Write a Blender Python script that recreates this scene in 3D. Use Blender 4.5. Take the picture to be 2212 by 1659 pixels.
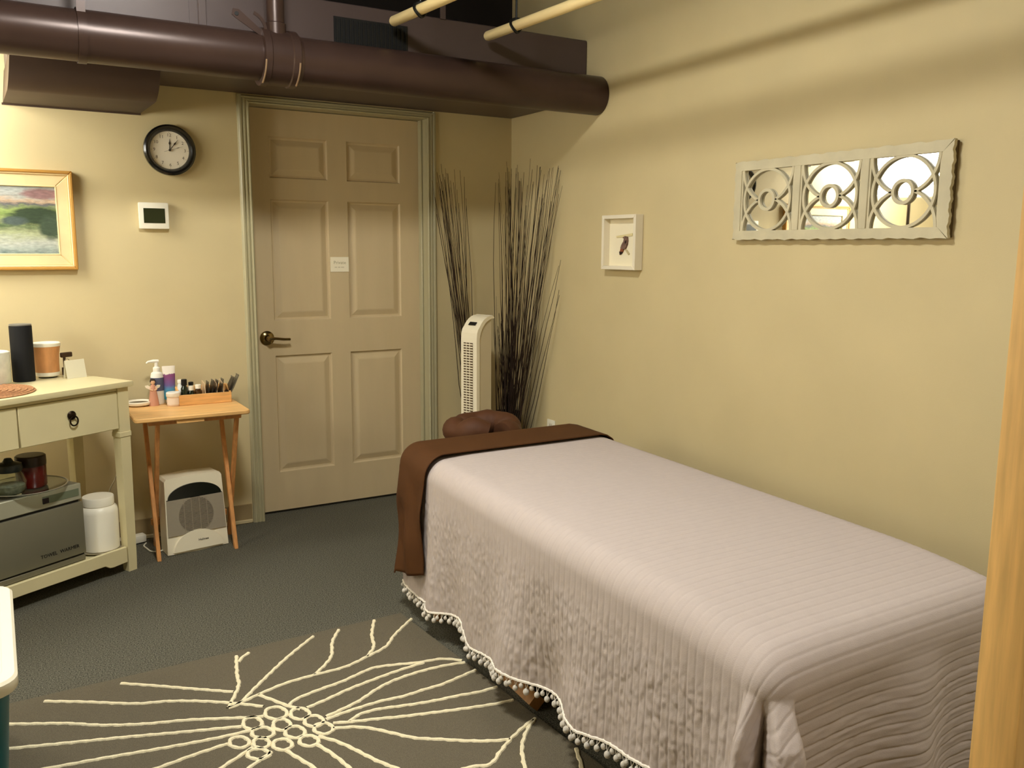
import bpy, bmesh, math, random
import numpy as np
from mathutils import Vector, Matrix

for o in list(bpy.data.objects): bpy.data.objects.remove(o, do_unlink=True)
SC = bpy.context.scene
COL = SC.collection
PI = math.pi
random.seed(7); RNG = np.random.default_rng(7)

# ------------------------------------------------------------------ camera
W, H, F = 2212.0, 1659.0, 1876.144
CAM = np.array([-2.5474, -4.3027, 1.3739]); PIT, YAW, ROL = -0.1546, -0.5369, 0.0064
_cp, _sp, _cy, _sy = math.cos(PIT), math.sin(PIT), math.cos(YAW), math.sin(YAW)
FW = np.array([-_sy*_cp, _cy*_cp, _sp]); _r = np.array([_cy, _sy, 0.0]); _u = np.cross(_r, FW)
RT = math.cos(ROL)*_r + math.sin(ROL)*_u; UP = -math.sin(ROL)*_r + math.cos(ROL)*_u
cd = bpy.data.cameras.new('camera'); cd.sensor_fit = 'HORIZONTAL'; cd.sensor_width = 36.0
cd.lens = F/W*36.0; cd.clip_start = 0.02
cam = bpy.data.objects.new('camera', cd); COL.objects.link(cam)
m = Matrix.Identity(4)
for i in range(3):
    m[i][0], m[i][1], m[i][2], m[i][3] = RT[i], UP[i], -FW[i], CAM[i]
cam.matrix_world = m
SC.camera = cam
SC.view_settings.view_transform = 'Standard'; SC.view_settings.look = 'None'
SC.view_settings.gamma = 1.0; SC.view_settings.use_curve_mapping = False
SC.view_settings.exposure = 1.22

# ------------------------------------------------------------------ world (dim warm room air, no window in view)
wd = bpy.data.worlds.new('world'); SC.world = wd; wd.use_nodes = True
bg = wd.node_tree.nodes['Background']; bg.inputs[0].default_value = (1.0, 0.86, 0.66, 1); bg.inputs[1].default_value = 0.05

# lamp strengths (the lamps themselves are built further down)
LAMP_SHADE_EMIT = 9.0
CEIL_A_EMIT = 55.0
CEIL_C_EMIT = 62.0
LAMP_TINT = (1.0, 0.985, 0.90)
CEIL_TINT = (1.0, 0.99, 0.93)

def at(px, py, ax, val):
    d = FW + RT*(px-W/2)/F - UP*(py-H/2)/F
    t = (val-CAM[ax])/d[ax]
    return CAM + t*d

# ------------------------------------------------------------------ helpers
def s2l(c):
    r = []
    for v in c[:3]:
        v = v/255.0
        r.append(v/12.92 if v <= 0.04045 else ((v+0.055)/1.055)**2.4)
    return (r[0], r[1], r[2], 1.0)
MATS = {}
def M(name, rgb, rough=0.6, metal=0.0, nscale=0.0, namt=0.0, bump=0.0, bscale=200.0, stretch=None, spec=0.5,
      emit=None, estr=0.0, trans=0.0, ior=1.45, rgb2=None, coat=0.0, bdist=0.002):
    if name in MATS: return MATS[name]
    mt = bpy.data.materials.new(name); mt.use_nodes = True; MATS[name] = mt
    nt = mt.node_tree; b = nt.nodes['Principled BSDF']
    b.inputs['Base Color'].default_value = s2l(rgb); b.inputs['Roughness'].default_value = rough
    b.inputs['Metallic'].default_value = metal; b.inputs['Specular IOR Level'].default_value = spec
    b.inputs['IOR'].default_value = ior
    if trans: b.inputs['Transmission Weight'].default_value = trans
    if coat: b.inputs['Coat Weight'].default_value = coat; b.inputs['Coat Roughness'].default_value = 0.15
    if emit is not None:
        b.inputs['Emission Color'].default_value = (*emit, 1); b.inputs['Emission Strength'].default_value = estr
    tc = nt.nodes.new('ShaderNodeTexCoord'); mp = nt.nodes.new('ShaderNodeMapping')
    nt.links.new(tc.outputs['Object'], mp.inputs[0])
    if stretch: mp.inputs['Scale'].default_value = stretch
    if nscale:
        n = nt.nodes.new('ShaderNodeTexNoise'); n.inputs['Scale'].default_value = nscale
        n.inputs['Detail'].default_value = 4; nt.links.new(mp.outputs[0], n.inputs['Vector'])
        r = nt.nodes.new('ShaderNodeValToRGB')
        c = s2l(rgb); k = namt
        c2 = s2l(rgb2) if rgb2 else tuple(max(0, v*(1-k)) for v in c[:3]) + (1,)
        c1 = c if rgb2 else tuple(min(1, v*(1+k)) for v in c[:3]) + (1,)
        r.color_ramp.elements[0].position = 0.32; r.color_ramp.elements[1].position = 0.68
        r.color_ramp.elements[0].color = c2; r.color_ramp.elements[1].color = c1
        nt.links.new(n.outputs['Fac'], r.inputs[0]); nt.links.new(r.outputs[0], b.inputs['Base Color'])
    if bump:
        n2 = nt.nodes.new('ShaderNodeTexNoise'); n2.inputs['Scale'].default_value = bscale; n2.inputs['Detail'].default_value = 3
        nt.links.new(mp.outputs[0], n2.inputs['Vector'])
        bp = nt.nodes.new('ShaderNodeBump'); bp.inputs['Strength'].default_value = bump; bp.inputs['Distance'].default_value = bdist
        nt.links.new(n2.outputs['Fac'], bp.inputs['Height']); nt.links.new(bp.outputs[0], b.inputs['Normal'])
    return mt

def tag(o, label=None, cat=None, group=None, kind=None):
    if label: o['label'] = label
    if cat: o['category'] = cat
    if group: o['group'] = group
    if kind: o['kind'] = kind
    return o
def link(name, me, mat, parent=None, loc=None, rot=None):
    o = bpy.data.objects.new(name, me); COL.objects.link(o)
    if mat is not None and len(me.materials) == 0: me.materials.append(mat)
    if parent is not None: o.parent = parent
    if loc is not None: o.location = loc
    if rot is not None: o.rotation_euler = rot
    return o
def thing(name, label, cat, loc=(0, 0, 0), rz=0.0, group=None, kind=None):
    o = bpy.data.objects.new(name, None); COL.objects.link(o); o.empty_display_size = 0.05
    o.location = loc; o.rotation_euler = (0, 0, rz)
    return tag(o, label, cat, group, kind)
def mesh_of(bm, smooth=False):
    me = bpy.data.meshes.new('m'); bm.normal_update(); bm.to_mesh(me); bm.free()
    if smooth:
        me.shade_smooth()
        try: me.set_sharp_from_angle(angle=math.radians(38))
        except Exception: pass
    return me
def pyd(verts, faces, smooth=False):
    me = bpy.data.meshes.new('m'); me.from_pydata([tuple(map(float, v)) for v in verts], [], faces); me.update()
    bm = bmesh.new(); bm.from_mesh(me); bmesh.ops.recalc_face_normals(bm, faces=bm.faces); bm.to_mesh(me); bm.free()
    if smooth:
        me.shade_smooth()
        try: me.set_sharp_from_angle(angle=math.radians(38))
        except Exception: pass
    return me
def bxm(c, s, bev=0.0, seg=2, taper=None):
    bm = bmesh.new(); bmesh.ops.create_cube(bm, size=1.0)
    for v in bm.verts:
        k = 1.0
        if taper and v.co.z < 0: k = taper
        v.co = Vector((v.co.x*s[0]*k + c[0], v.co.y*s[1]*k + c[1], v.co.z*s[2] + c[2]))
    if bev: bmesh.ops.bevel(bm, geom=list(bm.edges), offset=bev, segments=seg, affect='EDGES', profile=0.6)
    return mesh_of(bm, bev > 0)
def box(name, mat, c, s, parent=None, bev=0.0, seg=2, taper=None):
    return link(name, bxm(c, s, bev, seg, taper), mat, parent)
def bb(name, mat, x0, x1, y0, y1, z0, z1, parent=None, bev=0.0, seg=2):
    return box(name, mat, ((x0+x1)/2, (y0+y1)/2, (z0+z1)/2), (abs(x1-x0), abs(y1-y0), abs(z1-z0)), parent, bev, seg)
def lathem(prof, n=32, c=(0, 0, 0), axis='z'):
    V = []; Fc = []
    ring = []
    for r, z in prof:
        if r < 1e-6:
            ring.append([len(V)]); V.append((0, 0, z))
        else:
            ring.append(list(range(len(V), len(V)+n)))
            for k in range(n):
                a = 2*PI*k/n; V.append((r*math.cos(a), r*math.sin(a), z))
    for a, b in zip(ring[:-1], ring[1:]):
        if len(a) == 1 and len(b) == 1: continue
        for k in range(n):
            k2 = (k+1) % n
            if len(a) == 1: Fc.append((a[0], b[k2], b[k]))
            elif len(b) == 1: Fc.append((a[k], a[k2], b[0]))
            else: Fc.append((a[k], a[k2], b[k2], b[k]))
    W2 = []
    for x, y, z in V:
        if axis == 'x': x, y, z = z, x, y
        elif axis == 'y': x, y, z = x, z, y
        W2.append((x+c[0], y+c[1], z+c[2]))
    return pyd(W2, Fc, True)
def lathe(name, mat, prof, parent=None, n=32, c=(0, 0, 0), axis='z'):
    return link(name, lathem(prof, n, c, axis), mat, parent)
def tubem(pts, r, sides=8, flat=None):
    P = [Vector(map(float, p)) for p in pts]; n = len(P)
    rr = r if isinstance(r, (list, tuple)) else [r]*n
    V = []; Fc = []
    t = (P[1]-P[0]).normalized()
    ref = Vector((0, 0, 1)) if abs(t.z) < 0.9 else Vector((1, 0, 0))
    nrm = t.cross(ref).normalized()
    for i in range(n):
        if i == 0: t = (P[1]-P[0])
        elif i == n-1: t = (P[-1]-P[-2])
        else: t = (P[i+1]-P[i-1])
        t.normalize(); nrm = (nrm - t*nrm.dot(t))
        if nrm.length < 1e-6: nrm = t.orthogonal()
        nrm.normalize(); bi = t.cross(nrm)
        for k in range(sides):
            a = 2*PI*k/sides; V.append(P[i] + (nrm*math.cos(a) + bi*math.sin(a)*(flat or 1.0))*rr[i])
    for i in range(n-1):
        for k in range(sides):
            k2 = (k+1) % sides; Fc.append((i*sides+k, i*sides+k2, (i+1)*sides+k2, (i+1)*sides+k))
    Fc.append(tuple(range(sides))[::-1]); Fc.append(tuple(range((n-1)*sides, n*sides)))
    return pyd(V, Fc, True)
def tube(name, mat, pts, r, parent=None, sides=8, flat=None):
    return link(name, tubem(pts, r, sides, flat), mat, parent)
def smooth_path(pts, n=8):
    P = [np.array(p, float) for p in pts]; P = [2*P[0]-P[1]] + P + [2*P[-1]-P[-2]]; out = []
    for i in range(1, len(P)-2):
        for k in range(n):
            t = k/n; a, b, c, d = P[i-1], P[i], P[i+1], P[i+2]
            out.append(0.5*((2*b) + (c-a)*t + (2*a-5*b+4*c-d)*t*t + (3*b-a-3*c+d)*t**3))
    out.append(P[-2]); return out
def prismm(poly, t, plane='xz', off=0.0, bev=0.0):
    """extrude a 2-D outline; plane xz -> thickness along y, yz -> along x, xy -> along z"""
    n = len(poly); V = []
    for s in (0.0, t):
        for a, b in poly:
            V.append((a, off+s, b) if plane == 'xz' else (off+s, a, b) if plane == 'yz' else (a, b, off+s))
    Fc = [tuple(range(n)), tuple(range(n, 2*n))] + [(i, (i+1) % n, (i+1) % n+n, i+n) for i in range(n)]
    me = pyd(V, Fc)
    if bev:
        bm = bmesh.new(); bm.from_mesh(me)
        bmesh.ops.bevel(bm, geom=[e for e in bm.edges], offset=bev, segments=1, affect='EDGES'); bm.to_mesh(me); bm.free()
    return me
def prism(name, mat, poly, t, plane, off, parent=None, bev=0.0):
    return link(name, prismm(poly, t, plane, off, bev), mat, parent)
def ringm(ro, ri, t, n=48, plane='xz', off=0.0, c=(0, 0), a0=0.0, a1=2*PI, kx=1.0):
    """flat ring or arc with rectangular section"""
    full = abs(a1-a0-2*PI) < 1e-6; V = []; Fc = []
    for i in range(n+1):
        a = a0+(a1-a0)*i/n
        for r in (ro, ri):
            p, q = c[0]+kx*r*math.cos(a), c[1]+r*math.sin(a)
            for s in (0, t):
                V.append((p, off+s, q) if plane == 'xz' else (off+s, p, q) if plane == 'yz' else (p, q, off+s))
    for i in range(n):
        b, d = 4*i, 4*(i+1)
        Fc += [(b, b+1, d+1, d), (b+2, d+2, d+3, b+3), (b, d, d+2, b+2), (b+1, b+3, d+3, d+1)]
    if not full: Fc += [(0, 2, 3, 1), (4*n, 4*n+1, 4*n+3, 4*n+2)]
    return pyd(V, Fc, False)
def textm(s, size, ext=0.0004, align='CENTER'):
    cu = bpy.data.curves.new('t', 'FONT'); cu.body = s; cu.size = size; cu.extrude = ext; cu.align_x = align; cu.align_y = 'CENTER'
    cu.resolution_u = 2
    o = bpy.data.objects.new('t', cu); COL.objects.link(o)
    dg = bpy.context.evaluated_depsgraph_get(); me = bpy.data.meshes.new_from_object(o.evaluated_get(dg))
    bpy.data.objects.remove(o, do_unlink=True); me.materials.clear(); return me
def text(name, mat, s, size, parent, loc, rot, ext=0.0004):
    return link(name, textm(s, size, ext), mat, parent, loc, rot)
def struct(o): o['kind'] = 'structure'; return o

# ------------------------------------------------------------------ materials
WALL = M('wall_paint', (210, 193, 148), 0.62, nscale=3.0, namt=0.03, bump=0.12, bscale=260)
DOORM = M('door_paint', (204, 184, 146), 0.42, nscale=2.0, namt=0.03, bump=0.08, bscale=60, stretch=(6, 6, 1))
TRIM = M('trim_paint', (176, 168, 134), 0.35, nscale=4, namt=0.03)
BASEB = M('baseboard_vinyl', (150, 130, 92), 0.5)
BASEL = M('baseboard_lip', (196, 180, 140), 0.5)
CARPET = M('carpet', (124, 120, 104), 0.95, nscale=230, namt=0.0, rgb2=(48, 48, 42), bump=0.9, bscale=230, bdist=0.004, spec=0.1)
DUCT = M('duct_brown_paint', (70, 52, 45), 0.33, metal=0.25, nscale=6, namt=0.10, bump=0.05, bscale=40)
DUCTB = M('trunk_duct_paint', (84, 70, 67), 0.42, metal=0.1, nscale=3, namt=0.10, bump=0.06, bscale=15)
DUCTD = M('plenum_dark_paint', (70, 52, 38), 0.55, nscale=5, namt=0.08)
CEIL = M('ceiling_dark_paint', (34, 28, 26), 0.9, nscale=5, namt=0.1)
BLACK = M('black_plastic', (14, 14, 13), 0.45)
BLACKF = M('black_fabric', (12, 12, 13), 0.85, bump=0.5, bscale=900)
WHITEP = M('white_plastic', (240, 234, 214), 0.35)
CREAM = M('cream_paint', (226, 214, 168), 0.45, nscale=6, namt=0.03)
CREAMD = M('cream_groove', (186, 172, 128), 0.5)
WOODO = M('orange_pine', (230, 182, 116), 0.42, nscale=7, namt=0.16, stretch=(1, 9, 9))
WOODL = M('leg_wood', (206, 144, 84), 0.42, nscale=10, namt=0.14, stretch=(8, 8, 1))
WOODP = M('post_wood', (236, 190, 118), 0.5, nscale=9, namt=0.14, stretch=(9, 9, 0.6))
BARW = M('bar_wood', (250, 224, 164), 0.45, nscale=6, namt=0.06, stretch=(8, 1, 8))
BOXW = M('pine_box', (226, 172, 104), 0.5, nscale=9, namt=0.14, stretch=(1, 8, 10))
BRONZE = M('dark_bronze', (44, 33, 22), 0.35, metal=0.8)
NICKEL = M('satin_nickel', (150, 128, 84), 0.2, metal=1.0)
STEEL = M('warmer_steel', (132, 128, 108), 0.45, metal=0.35, nscale=3, namt=0.05)
STEELL = M('warmer_panel', (176, 174, 150), 0.45, metal=0.2)
GLASS = M('clear_glass', (240, 245, 240), 0.03, trans=1.0, ior=1.45)
CLEAR = bpy.data.materials.new('thin_clear_pane'); CLEAR.use_nodes = True
_n = CLEAR.node_tree; _n.nodes.remove(_n.nodes['Principled BSDF']); _o = _n.nodes['Material Output']
_tr = _n.nodes.new('ShaderNodeBsdfTransparent'); _gl = _n.nodes.new('ShaderNodeBsdfGlossy'); _gl.inputs['Roughness'].default_value = .05
_mx = _n.nodes.new('ShaderNodeMixShader')
_mx.inputs[0].default_value = .05; _n.links.new(_tr.outputs[0], _mx.inputs[1]); _n.links.new(_gl.outputs[0], _mx.inputs[2]); _n.links.new(_mx.outputs[0], _o.inputs['Surface'])
MIRR = M('mirror_glass', (240, 240, 236), 0.015, metal=1.0)
MFRAME = M('mirror_frame_paint', (206, 196, 164), 0.55, nscale=12, namt=0.08, bump=0.15, bscale=80)
MFRAMEB = M('mirror_back_wood', (92, 74, 42), 0.7)
QUILT = M('quilt_cotton', (186, 173, 166), 0.9, nscale=40, namt=0.02, bump=0.35, bscale=520, bdist=0.0015, spec=0.15)
POM = M('pompom_yarn', (246, 238, 224), 0.95, bump=0.8, bscale=700, spec=0.1)
BROWNS = M('brown_sheet', (80, 48, 20), 0.75, nscale=8, namt=0.08, bump=0.15, bscale=600, spec=0.25)
RUG = M('rug_pile', (118, 109, 91), 0.95, nscale=500, namt=0.0, rgb2=(92, 85, 70), bump=0.7, bscale=420, bdist=0.003, spec=0.1)
RUGL = M('rug_line_yarn', (240, 228, 192), 0.95, nscale=300, namt=0.06, bump=0.8, bscale=260, bdist=0.003, spec=0.1)
TEAL = M('teal_enamel', (18, 96, 106), 0.35, nscale=3, namt=0.12)
LIDW = M('cream_enamel', (246, 238, 212), 0.3)
GOLDF = M('pale_gilt_frame', (236, 210, 158), 0.42, nscale=10, namt=0.06)
GOLDE = M('gilt_edge', (200, 150, 76), 0.35, metal=0.2)
TWIG = M('twig_bark', (48, 31, 17), 0.8, nscale=40, namt=0.3, stretch=(1, 1, 0.2))

# ------------------------------------------------------------------ room shell
RX0, RX1, RY0, RY1, RZ = -4.7, 0.0, -6.0, 0.0, 2.95
XLo, XLi, XRi, XRo = -1.507, -1.448, -0.525, -0.470     # door casing
HD = 2.045
fl = struct(bb('floor', CARPET, RX0-.1, RX1+.1, RY0-.1, RY1+.15, -0.1, 0.0))
fl['label'] = 'dark grey-green loop carpet floor'
wb = thing('wall_back', 'tan painted wall behind the clock and the door', None); struct(wb)
ZU = 2.30
bb('wall_panel', WALL, RX0-.1, XLi-.02, 0, .12, 0, ZU, wb)
bb('wall_panel', WALL, XRi+.02, RX1+.1, 0, .12, 0, ZU, wb)
bb('wall_panel', WALL, XLi-.02, XRi+.02, 0, .12, HD+.02, ZU, wb)
bb('upper_wall', CEIL, RX0-.1, RX1, -.001, .12, ZU, RZ, wb)
struct(bb('wall_right', WALL, 0, .12, RY0-.1, 0, 0, RZ))['label'] = 'tan painted wall with the fretwork mirror'
struct(bb('wall_left', WALL, RX0-.12, RX0, RY0-.1, 0, 0, RZ))['label'] = 'tan painted wall outside the view'
struct(bb('wall_front', WALL, RX0, 0, RY0-.12, RY0, 0, RZ))['label'] = 'tan painted wall behind the viewer'
struct(bb('ceiling', CEIL, RX0-.1, RX1+.1, RY0-.1, RY1+.1, RZ, RZ+.1))['label'] = 'dark painted open ceiling'
bbk = thing('baseboard_back', 'low brown wall base with a pale lower lip', None); struct(bbk)
for a, b in ((RX0, XLo-.001), (XRo+.001, -0.003)):
    bb('base_strip', BASEB, a, b, -.008, -.0005, .018, .098, bbk, .002, 1)
    bb('base_lip', BASEL, a, b, -.014, -.0005, 0, .020, bbk, .004, 1)
bbr = thing('baseboard_right', 'low brown wall base below the mirror wall', None); struct(bbr)
bb('base_strip', BASEB, -.008, -.0005, RY0, -.016, .018, .098, bbr, .002, 1)
bb('base_lip', BASEL, -.014, -.0005, RY0, -.016, 0, .020, bbr, .004, 1)

# door casings with fluted profile
def casing_profile(w):
    # (across, proud)
    return [(0, .004), (0, .016), (.006, .020), (.011, .018), (.014, .013), (.018, .013), (.021, .017), (.027, .017),
            (.030, .012), (.034, .012), (.038, .0165), (.046, .0165), (.050, .012), (w-.003, .010), (w, .004)]
def casing(name, pts_of, label):
    prof = casing_profile(.056); V = []; Fc = []
    for end in (0, 1):
        for a, p in prof: V.append(pts_of(a, p, end))
        V.append(pts_of(.056, 0.0005, end)); V.append(pts_of(0, 0.0005, end))
    n = len(prof)+2
    for i in range(n): Fc.append((i, (i+1) % n, (i+1) % n+n, i+n))
    Fc.append(tuple(range(n))); Fc.append(tuple(range(n, 2*n)))
    o = struct(link(name, pyd(V, Fc), TRIM)); o['label'] = label; return o
casing('trim_1', lambda a, p, e: (XLi-a, -p, 0 if e == 0 else min(HD+a, 2.083)), 'grey-green fluted door casing, latch side')
casing('trim_2', lambda a, p, e: (XRi+a, -p, 0 if e == 0 else min(HD+a, 2.083)), 'grey-green fluted door casing, hinge side by the twigs')
casing('trim_3', lambda a, p, e: ((XLi-a) if e == 0 else (XRi+a), -p, HD+a*.66), 'grey-green fluted door head casing under the duct')

# door with six raised panels
DY = 0.085        # door face depth behind the wall plane
dr = thing('door_1', 'tan six-panel door with lever handle and small white sign', None); struct(dr)
for x0, x1 in ((XLi-.02, XLi), (XRi, XRi+.02)): bb('jamb', TRIM, x0, x1, -.002, .12, 0, HD+.02, dr)
bb('jamb_head', TRIM, XLi, XRi, -.002, .12, HD, HD+.02, dr)
bb('door_stop', TRIM, XRi-.010, XRi, .045, DY-.001, 0, HD, dr, .003, 1)
cols = ((-1.352, -1.058), (-0.957, -0.665)); rows = ((.232, .834), (1.010, 1.606), (1.708, 1.905))
ks = (DY-CAM[1])/(.03-CAM[1])        # measured on the plane y=.03, carried to the slab face
cols = tuple(tuple(CAM[0]+(v-CAM[0])*ks for v in c) for c in cols); rows = tuple(tuple(CAM[2]+(v-CAM[2])*ks for v in c) for c in rows)
xs = [XLi+.003, cols[0][0], cols[0][1], cols[1][0], cols[1][1], XRi-.003]
zs = [.014, rows[0][0], rows[0][1], rows[1][0], rows[1][1], rows[2][0], rows[2][1], HD-.003]
V = []; Fc = []
for z in zs:
    for x in xs: V.append((x, DY, z))
nx = len(xs)
for j in range(len(zs)-1):
    for i in range(nx-1):
        if i in (1, 3) and j in (1, 3, 5): continue
        a = j*nx+i; Fc.append((a, a+1, a+1+nx, a+nx))
b0 = len(V)
V += [(xs[0], DY+.04, zs[0]), (xs[-1], DY+.04, zs[0]), (xs[-1], DY+.04, zs[-1]), (xs[0], DY+.04, zs[-1])]
Fc += [(b0, b0+1, b0+2, b0+3), tuple([b0+1, b0] + list(range(0, nx))), (b0+2, b0+3, (len(zs)-1)*nx) + tuple(range((len(zs)-1)*nx+1, len(zs)*nx)),
       (b0+3, b0) + tuple(j*nx for j in range(len(zs))), (b0+1, b0+2) + tuple(j*nx+nx-1 for j in reversed(range(len(zs))))]
link('slab', pyd(V, Fc), DOORM, dr)
for cx in cols:
    for rz_ in rows:
        V = []; Fc = []
        for ins, dep in ((0, 0.0), (.006, .011), (.014, .012), (.040, .003), (.046, .002)):
            x0, x1, z0, z1 = cx[0]+ins, cx[1]-ins, rz_[0]+ins, rz_[1]-ins
            V += [(x0, DY+dep, z0), (x1, DY+dep, z0), (x1, DY+dep, z1), (x0, DY+dep, z1)]
        for k in range(4):
            for i in range(4): Fc.append((4*k+i, 4*k+(i+1) % 4, 4*k+4+(i+1) % 4, 4*k+4+i))
        Fc.append((16, 17, 18, 19))
        link('raised_panel', pyd(V, Fc), DOORM, dr)
HX = -1.378
hn = lathe('lever_handle', NICKEL, [(0, 0), (.036, 0), (.036, -.006), (.030, -.012), (.016, -.016), (.013, -.024), (.013, -.05), (.011, -.056), (0, -.057)], dr, 32, (HX, DY, .920), 'y')
tube('lever', NICKEL, smooth_path([(HX, DY-.047, .920), (HX+.03, DY-.050, .920), (HX+.07, DY-.048, .915), (HX+.105, DY-.044, .913)], 5), [.011]*5+[.0095]*6+[.009]*5, hn, 10, 0.75)
sg = thing('door_sign', 'small white paper sign reading Private on the door', 'sign', (0, 0, 0))
bb('paper', M('sign_paper', (246, 236, 208), 0.7), -1.036, -.937, DY-.0022, DY-.0006, 1.249, 1.325, sg)
SIGNT = M('sign_print', (176, 166, 132), 0.8)
text('lettering', SIGNT, 'Private', .024, sg, (-.986, DY-.0026, 1.296), (PI/2, 0, 0), .0001)
for k, (a, b) in enumerate(((-1.014, -1.001), (-.996, -.984), (-.98, -.963))):      # second line too faint to read
    bb('faint_line', M('sign_print_faint', (214, 203, 172), 0.8), a, b, DY-.0027, DY-.0021, 1.270, 1.275, sg)

# ------------------------------------------------------------------ ducts overhead
DYc, DZc, DR = -0.81, 2.095, 0.088
rd = thing('round_duct', 'long brown painted round air duct running above the door', 'duct', (-1.5, DYc, DZc-DR))
def rdx(x): return x+1.5
def cyl_x(name, mat, x0, x1, r, parent, n=40, y=0.0, z=DR, lip=0.0):
    prof = [(0, rdx(x0)), (r, rdx(x0)), (r, rdx(x1)), (0, rdx(x1))]
    return lathe(name, mat, prof, parent, n, (0, y, z), 'x')
cyl_x('pipe', DUCT, RX0+.01, -2.232, DR-.002, rd); cyl_x('pipe', DUCT, -2.232, -1.60, DR, rd); cyl_x('pipe', DUCT, -1.47, -.003, DR+.001, rd)
cp = lathe('coupling', DUCT, [(0, rdx(-1.61)), (.094, rdx(-1.61)), (.106, rdx(-1.607)), (.106, rdx(-1.582)), (.101, rdx(-1.578)), (.101, rdx(-1.502)), (.106, rdx(-1.498)),
      (.106, rdx(-1.472)), (.098, rdx(-1.468)), (.092, rdx(-1.455)), (0, rdx(-1.455))], rd, 44, (0, 0, DR), 'x')
for x in (-1.607, -1.478):
    ringp = []
    for k in range(12):
        a = -PI*0.92 + k/11*PI*0.30
        ringp.append((rdx(x), math.cos(a)*.109, DR+math.sin(a)*.109))
    tube('clamp_edge', M('duct_scuffed', (168, 140, 112), 0.35, metal=0.4), ringp, .0035, cp, 6)
lathe('hanger_band', DUCT, [(DR+.0005, rdx(-2.236)), (DR+.004, rdx(-2.236)), (DR+.004, rdx(-2.208)), (DR+.0005, rdx(-2.208))], rd, 40, (0, 0, DR), 'x')
bb('hanger_strap', DUCT, rdx(-2.236), rdx(-2.208), -.062, -.058, DR+.06, RZ-DZc+DR-.002, rd)
lathe('branch_pipe', DUCT, [(0, DR+.07), (.040, DR+.07), (.040, DR+.122), (.0345, DR+.126), (.0345, RZ-DZc+DR-.003), (0, RZ-DZc+DR-.003)], rd, 28, (rdx(-1.545), -.02, 0), 'z')
# damper quadrant on the coupling
dm = link('damper_quadrant', ringm(.070, .058, .004, 20, 'xz', -.052, (rdx(-1.655), DR+.085), -0.55, 1.25), DUCT, rd)
lev = [(rdx(-1.61)+math.cos(a)*.0, 0) for a in (0,)]
prism('damper_arm', DUCT, [(rdx(-1.595), DR+.055), (rdx(-1.603), DR+.082), (rdx(-1.690), DR+.150), (rdx(-1.712), DR+.150), (rdx(-1.716), DR+.128), (rdx(-1.700), DR+.116)], .004, 'xz', -.056, dm)
lathe('damper_hole', BLACK, [(0, -.0585), (.0075, -.0585), (.0075, -.0555), (0, -.0555)], dm, 14, (rdx(-1.699), 0, DR+.133), 'y')

tr = thing('trunk_duct', 'wide rectangular brown trunk duct along the wall behind the round duct', 'duct', (-2.3, -.37, 2.087))
def t3(x0, x1, y0, y1, z0, z1): return (x0+2.3, x1+2.3, y0+.37, y1+.37, z0-2.087, z1-2.087)
TY = -.715
bb('body', DUCTB, *t3(-2.44, -.003, TY, -.0035, 2.087, 2.365), tr, .004, 1)
for x in (-1.836, -1.806): bb('seam', DUCTB, *t3(x-.002, x+.002, TY-.004, TY+.001, 2.089, 2.363), tr)
bb('seam_band', DUCTB, *t3(-1.806, -1.775, TY-.006, TY+.001, 2.089, 2.363), tr, .002, 1)
bb('hanger_strap', DUCTB, *t3(-.79, -.765, TY-.008, TY-.002, 2.36, RZ-.002), tr)
VB = M('vent_black', (10, 10, 9), 0.6)
vg = bb('vent_grille', VB, *t3(-1.272, -.945, TY-.005, TY+.001, 2.195, 2.308), tr)
for k in range(17):
    x = -1.262 + k*.0192
    bb('slat', M('vent_slat', (24, 24, 22), 0.5), *t3(x-.0022, x+.0022, TY-.011, TY-.005, 2.203, 2.300), vg)
pl = thing('duct_plenum', 'dark brown box plenum hanging below the ducts above the clock', 'duct', (-2.19, -.35, 1.957))
V = []; Fc = []; R_ = .085; yf = -.45
pr = [(-.004, 1.957), (-.20, 1.957)] + [(yf+R_-R_*math.sin(a), 1.957+R_-R_*math.cos(a)) for a in np.linspace(0, PI/2, 10)] + [(yf, 2.0865), (-.004, 2.0865)]
for xk in ((-2.458, -2.432), (-1.930, -1.905)):
    for (y, z) in pr:
        k = (y/-.45)*.5+((z-1.957)/.13)*.5; V.append((xk[0]+(xk[1]-xk[0])*k+2.19, y+.35, z-1.957))
n = len(pr)
Fc = [tuple(range(n)), tuple(range(n, 2*n))]+[(i, (i+1) % n, (i+1) % n+n, i+n) for i in range(n)]
link('body', pyd(V, Fc, True), DUCTD, pl)
bb('flange', DUCTD, -2.462+2.19, -1.926+2.19, -.012+.35, -.0035+.35, -.006, .002, pl)

# two wooden bars hung from cords
def hung_bar(px_end, px_mid, zc, label):
    A = at(*px_end, 2, zc); B = at(*px_mid, 2, zc); d = (B-A); d /= np.linalg.norm(d); Bf = A + d*2.35
    t = thing('ceiling_bar', label, 'bar', tuple(A), group='wooden bars hung over the table')
    D = lambda s: tuple(d*s)
    tube('rod', BARW, [D(0), D(.004), D(.012), D(.6), D(1.2), D(2.335), D(2.346), D(2.35)], [.012, .018, .021, .021, .021, .021, .018, .012], t, 20)
    for s in (.235, 2.1):
        c = d*s; lp = []
        for k in range(17):
            a = 2*PI*k/16; lp.append((c[0]+math.cos(a)*.027+d[0]*.004*math.sin(a), c[1]+d[1]*.010*math.sin(2*a), math.sin(a)*.027))
        tube('cord_loop', BLACK, lp, .006, t, 7)
        tube('cord', BLACK, [(c[0], c[1], .024), (c[0]+.002, c[1], .25), (c[0], c[1], RZ-zc-.002)], .0045, t, 6)
hung_bar((848, 47), (950, 2), 2.30, 'pale round wooden bar on black cords, the one nearer the clock wall side')
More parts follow.
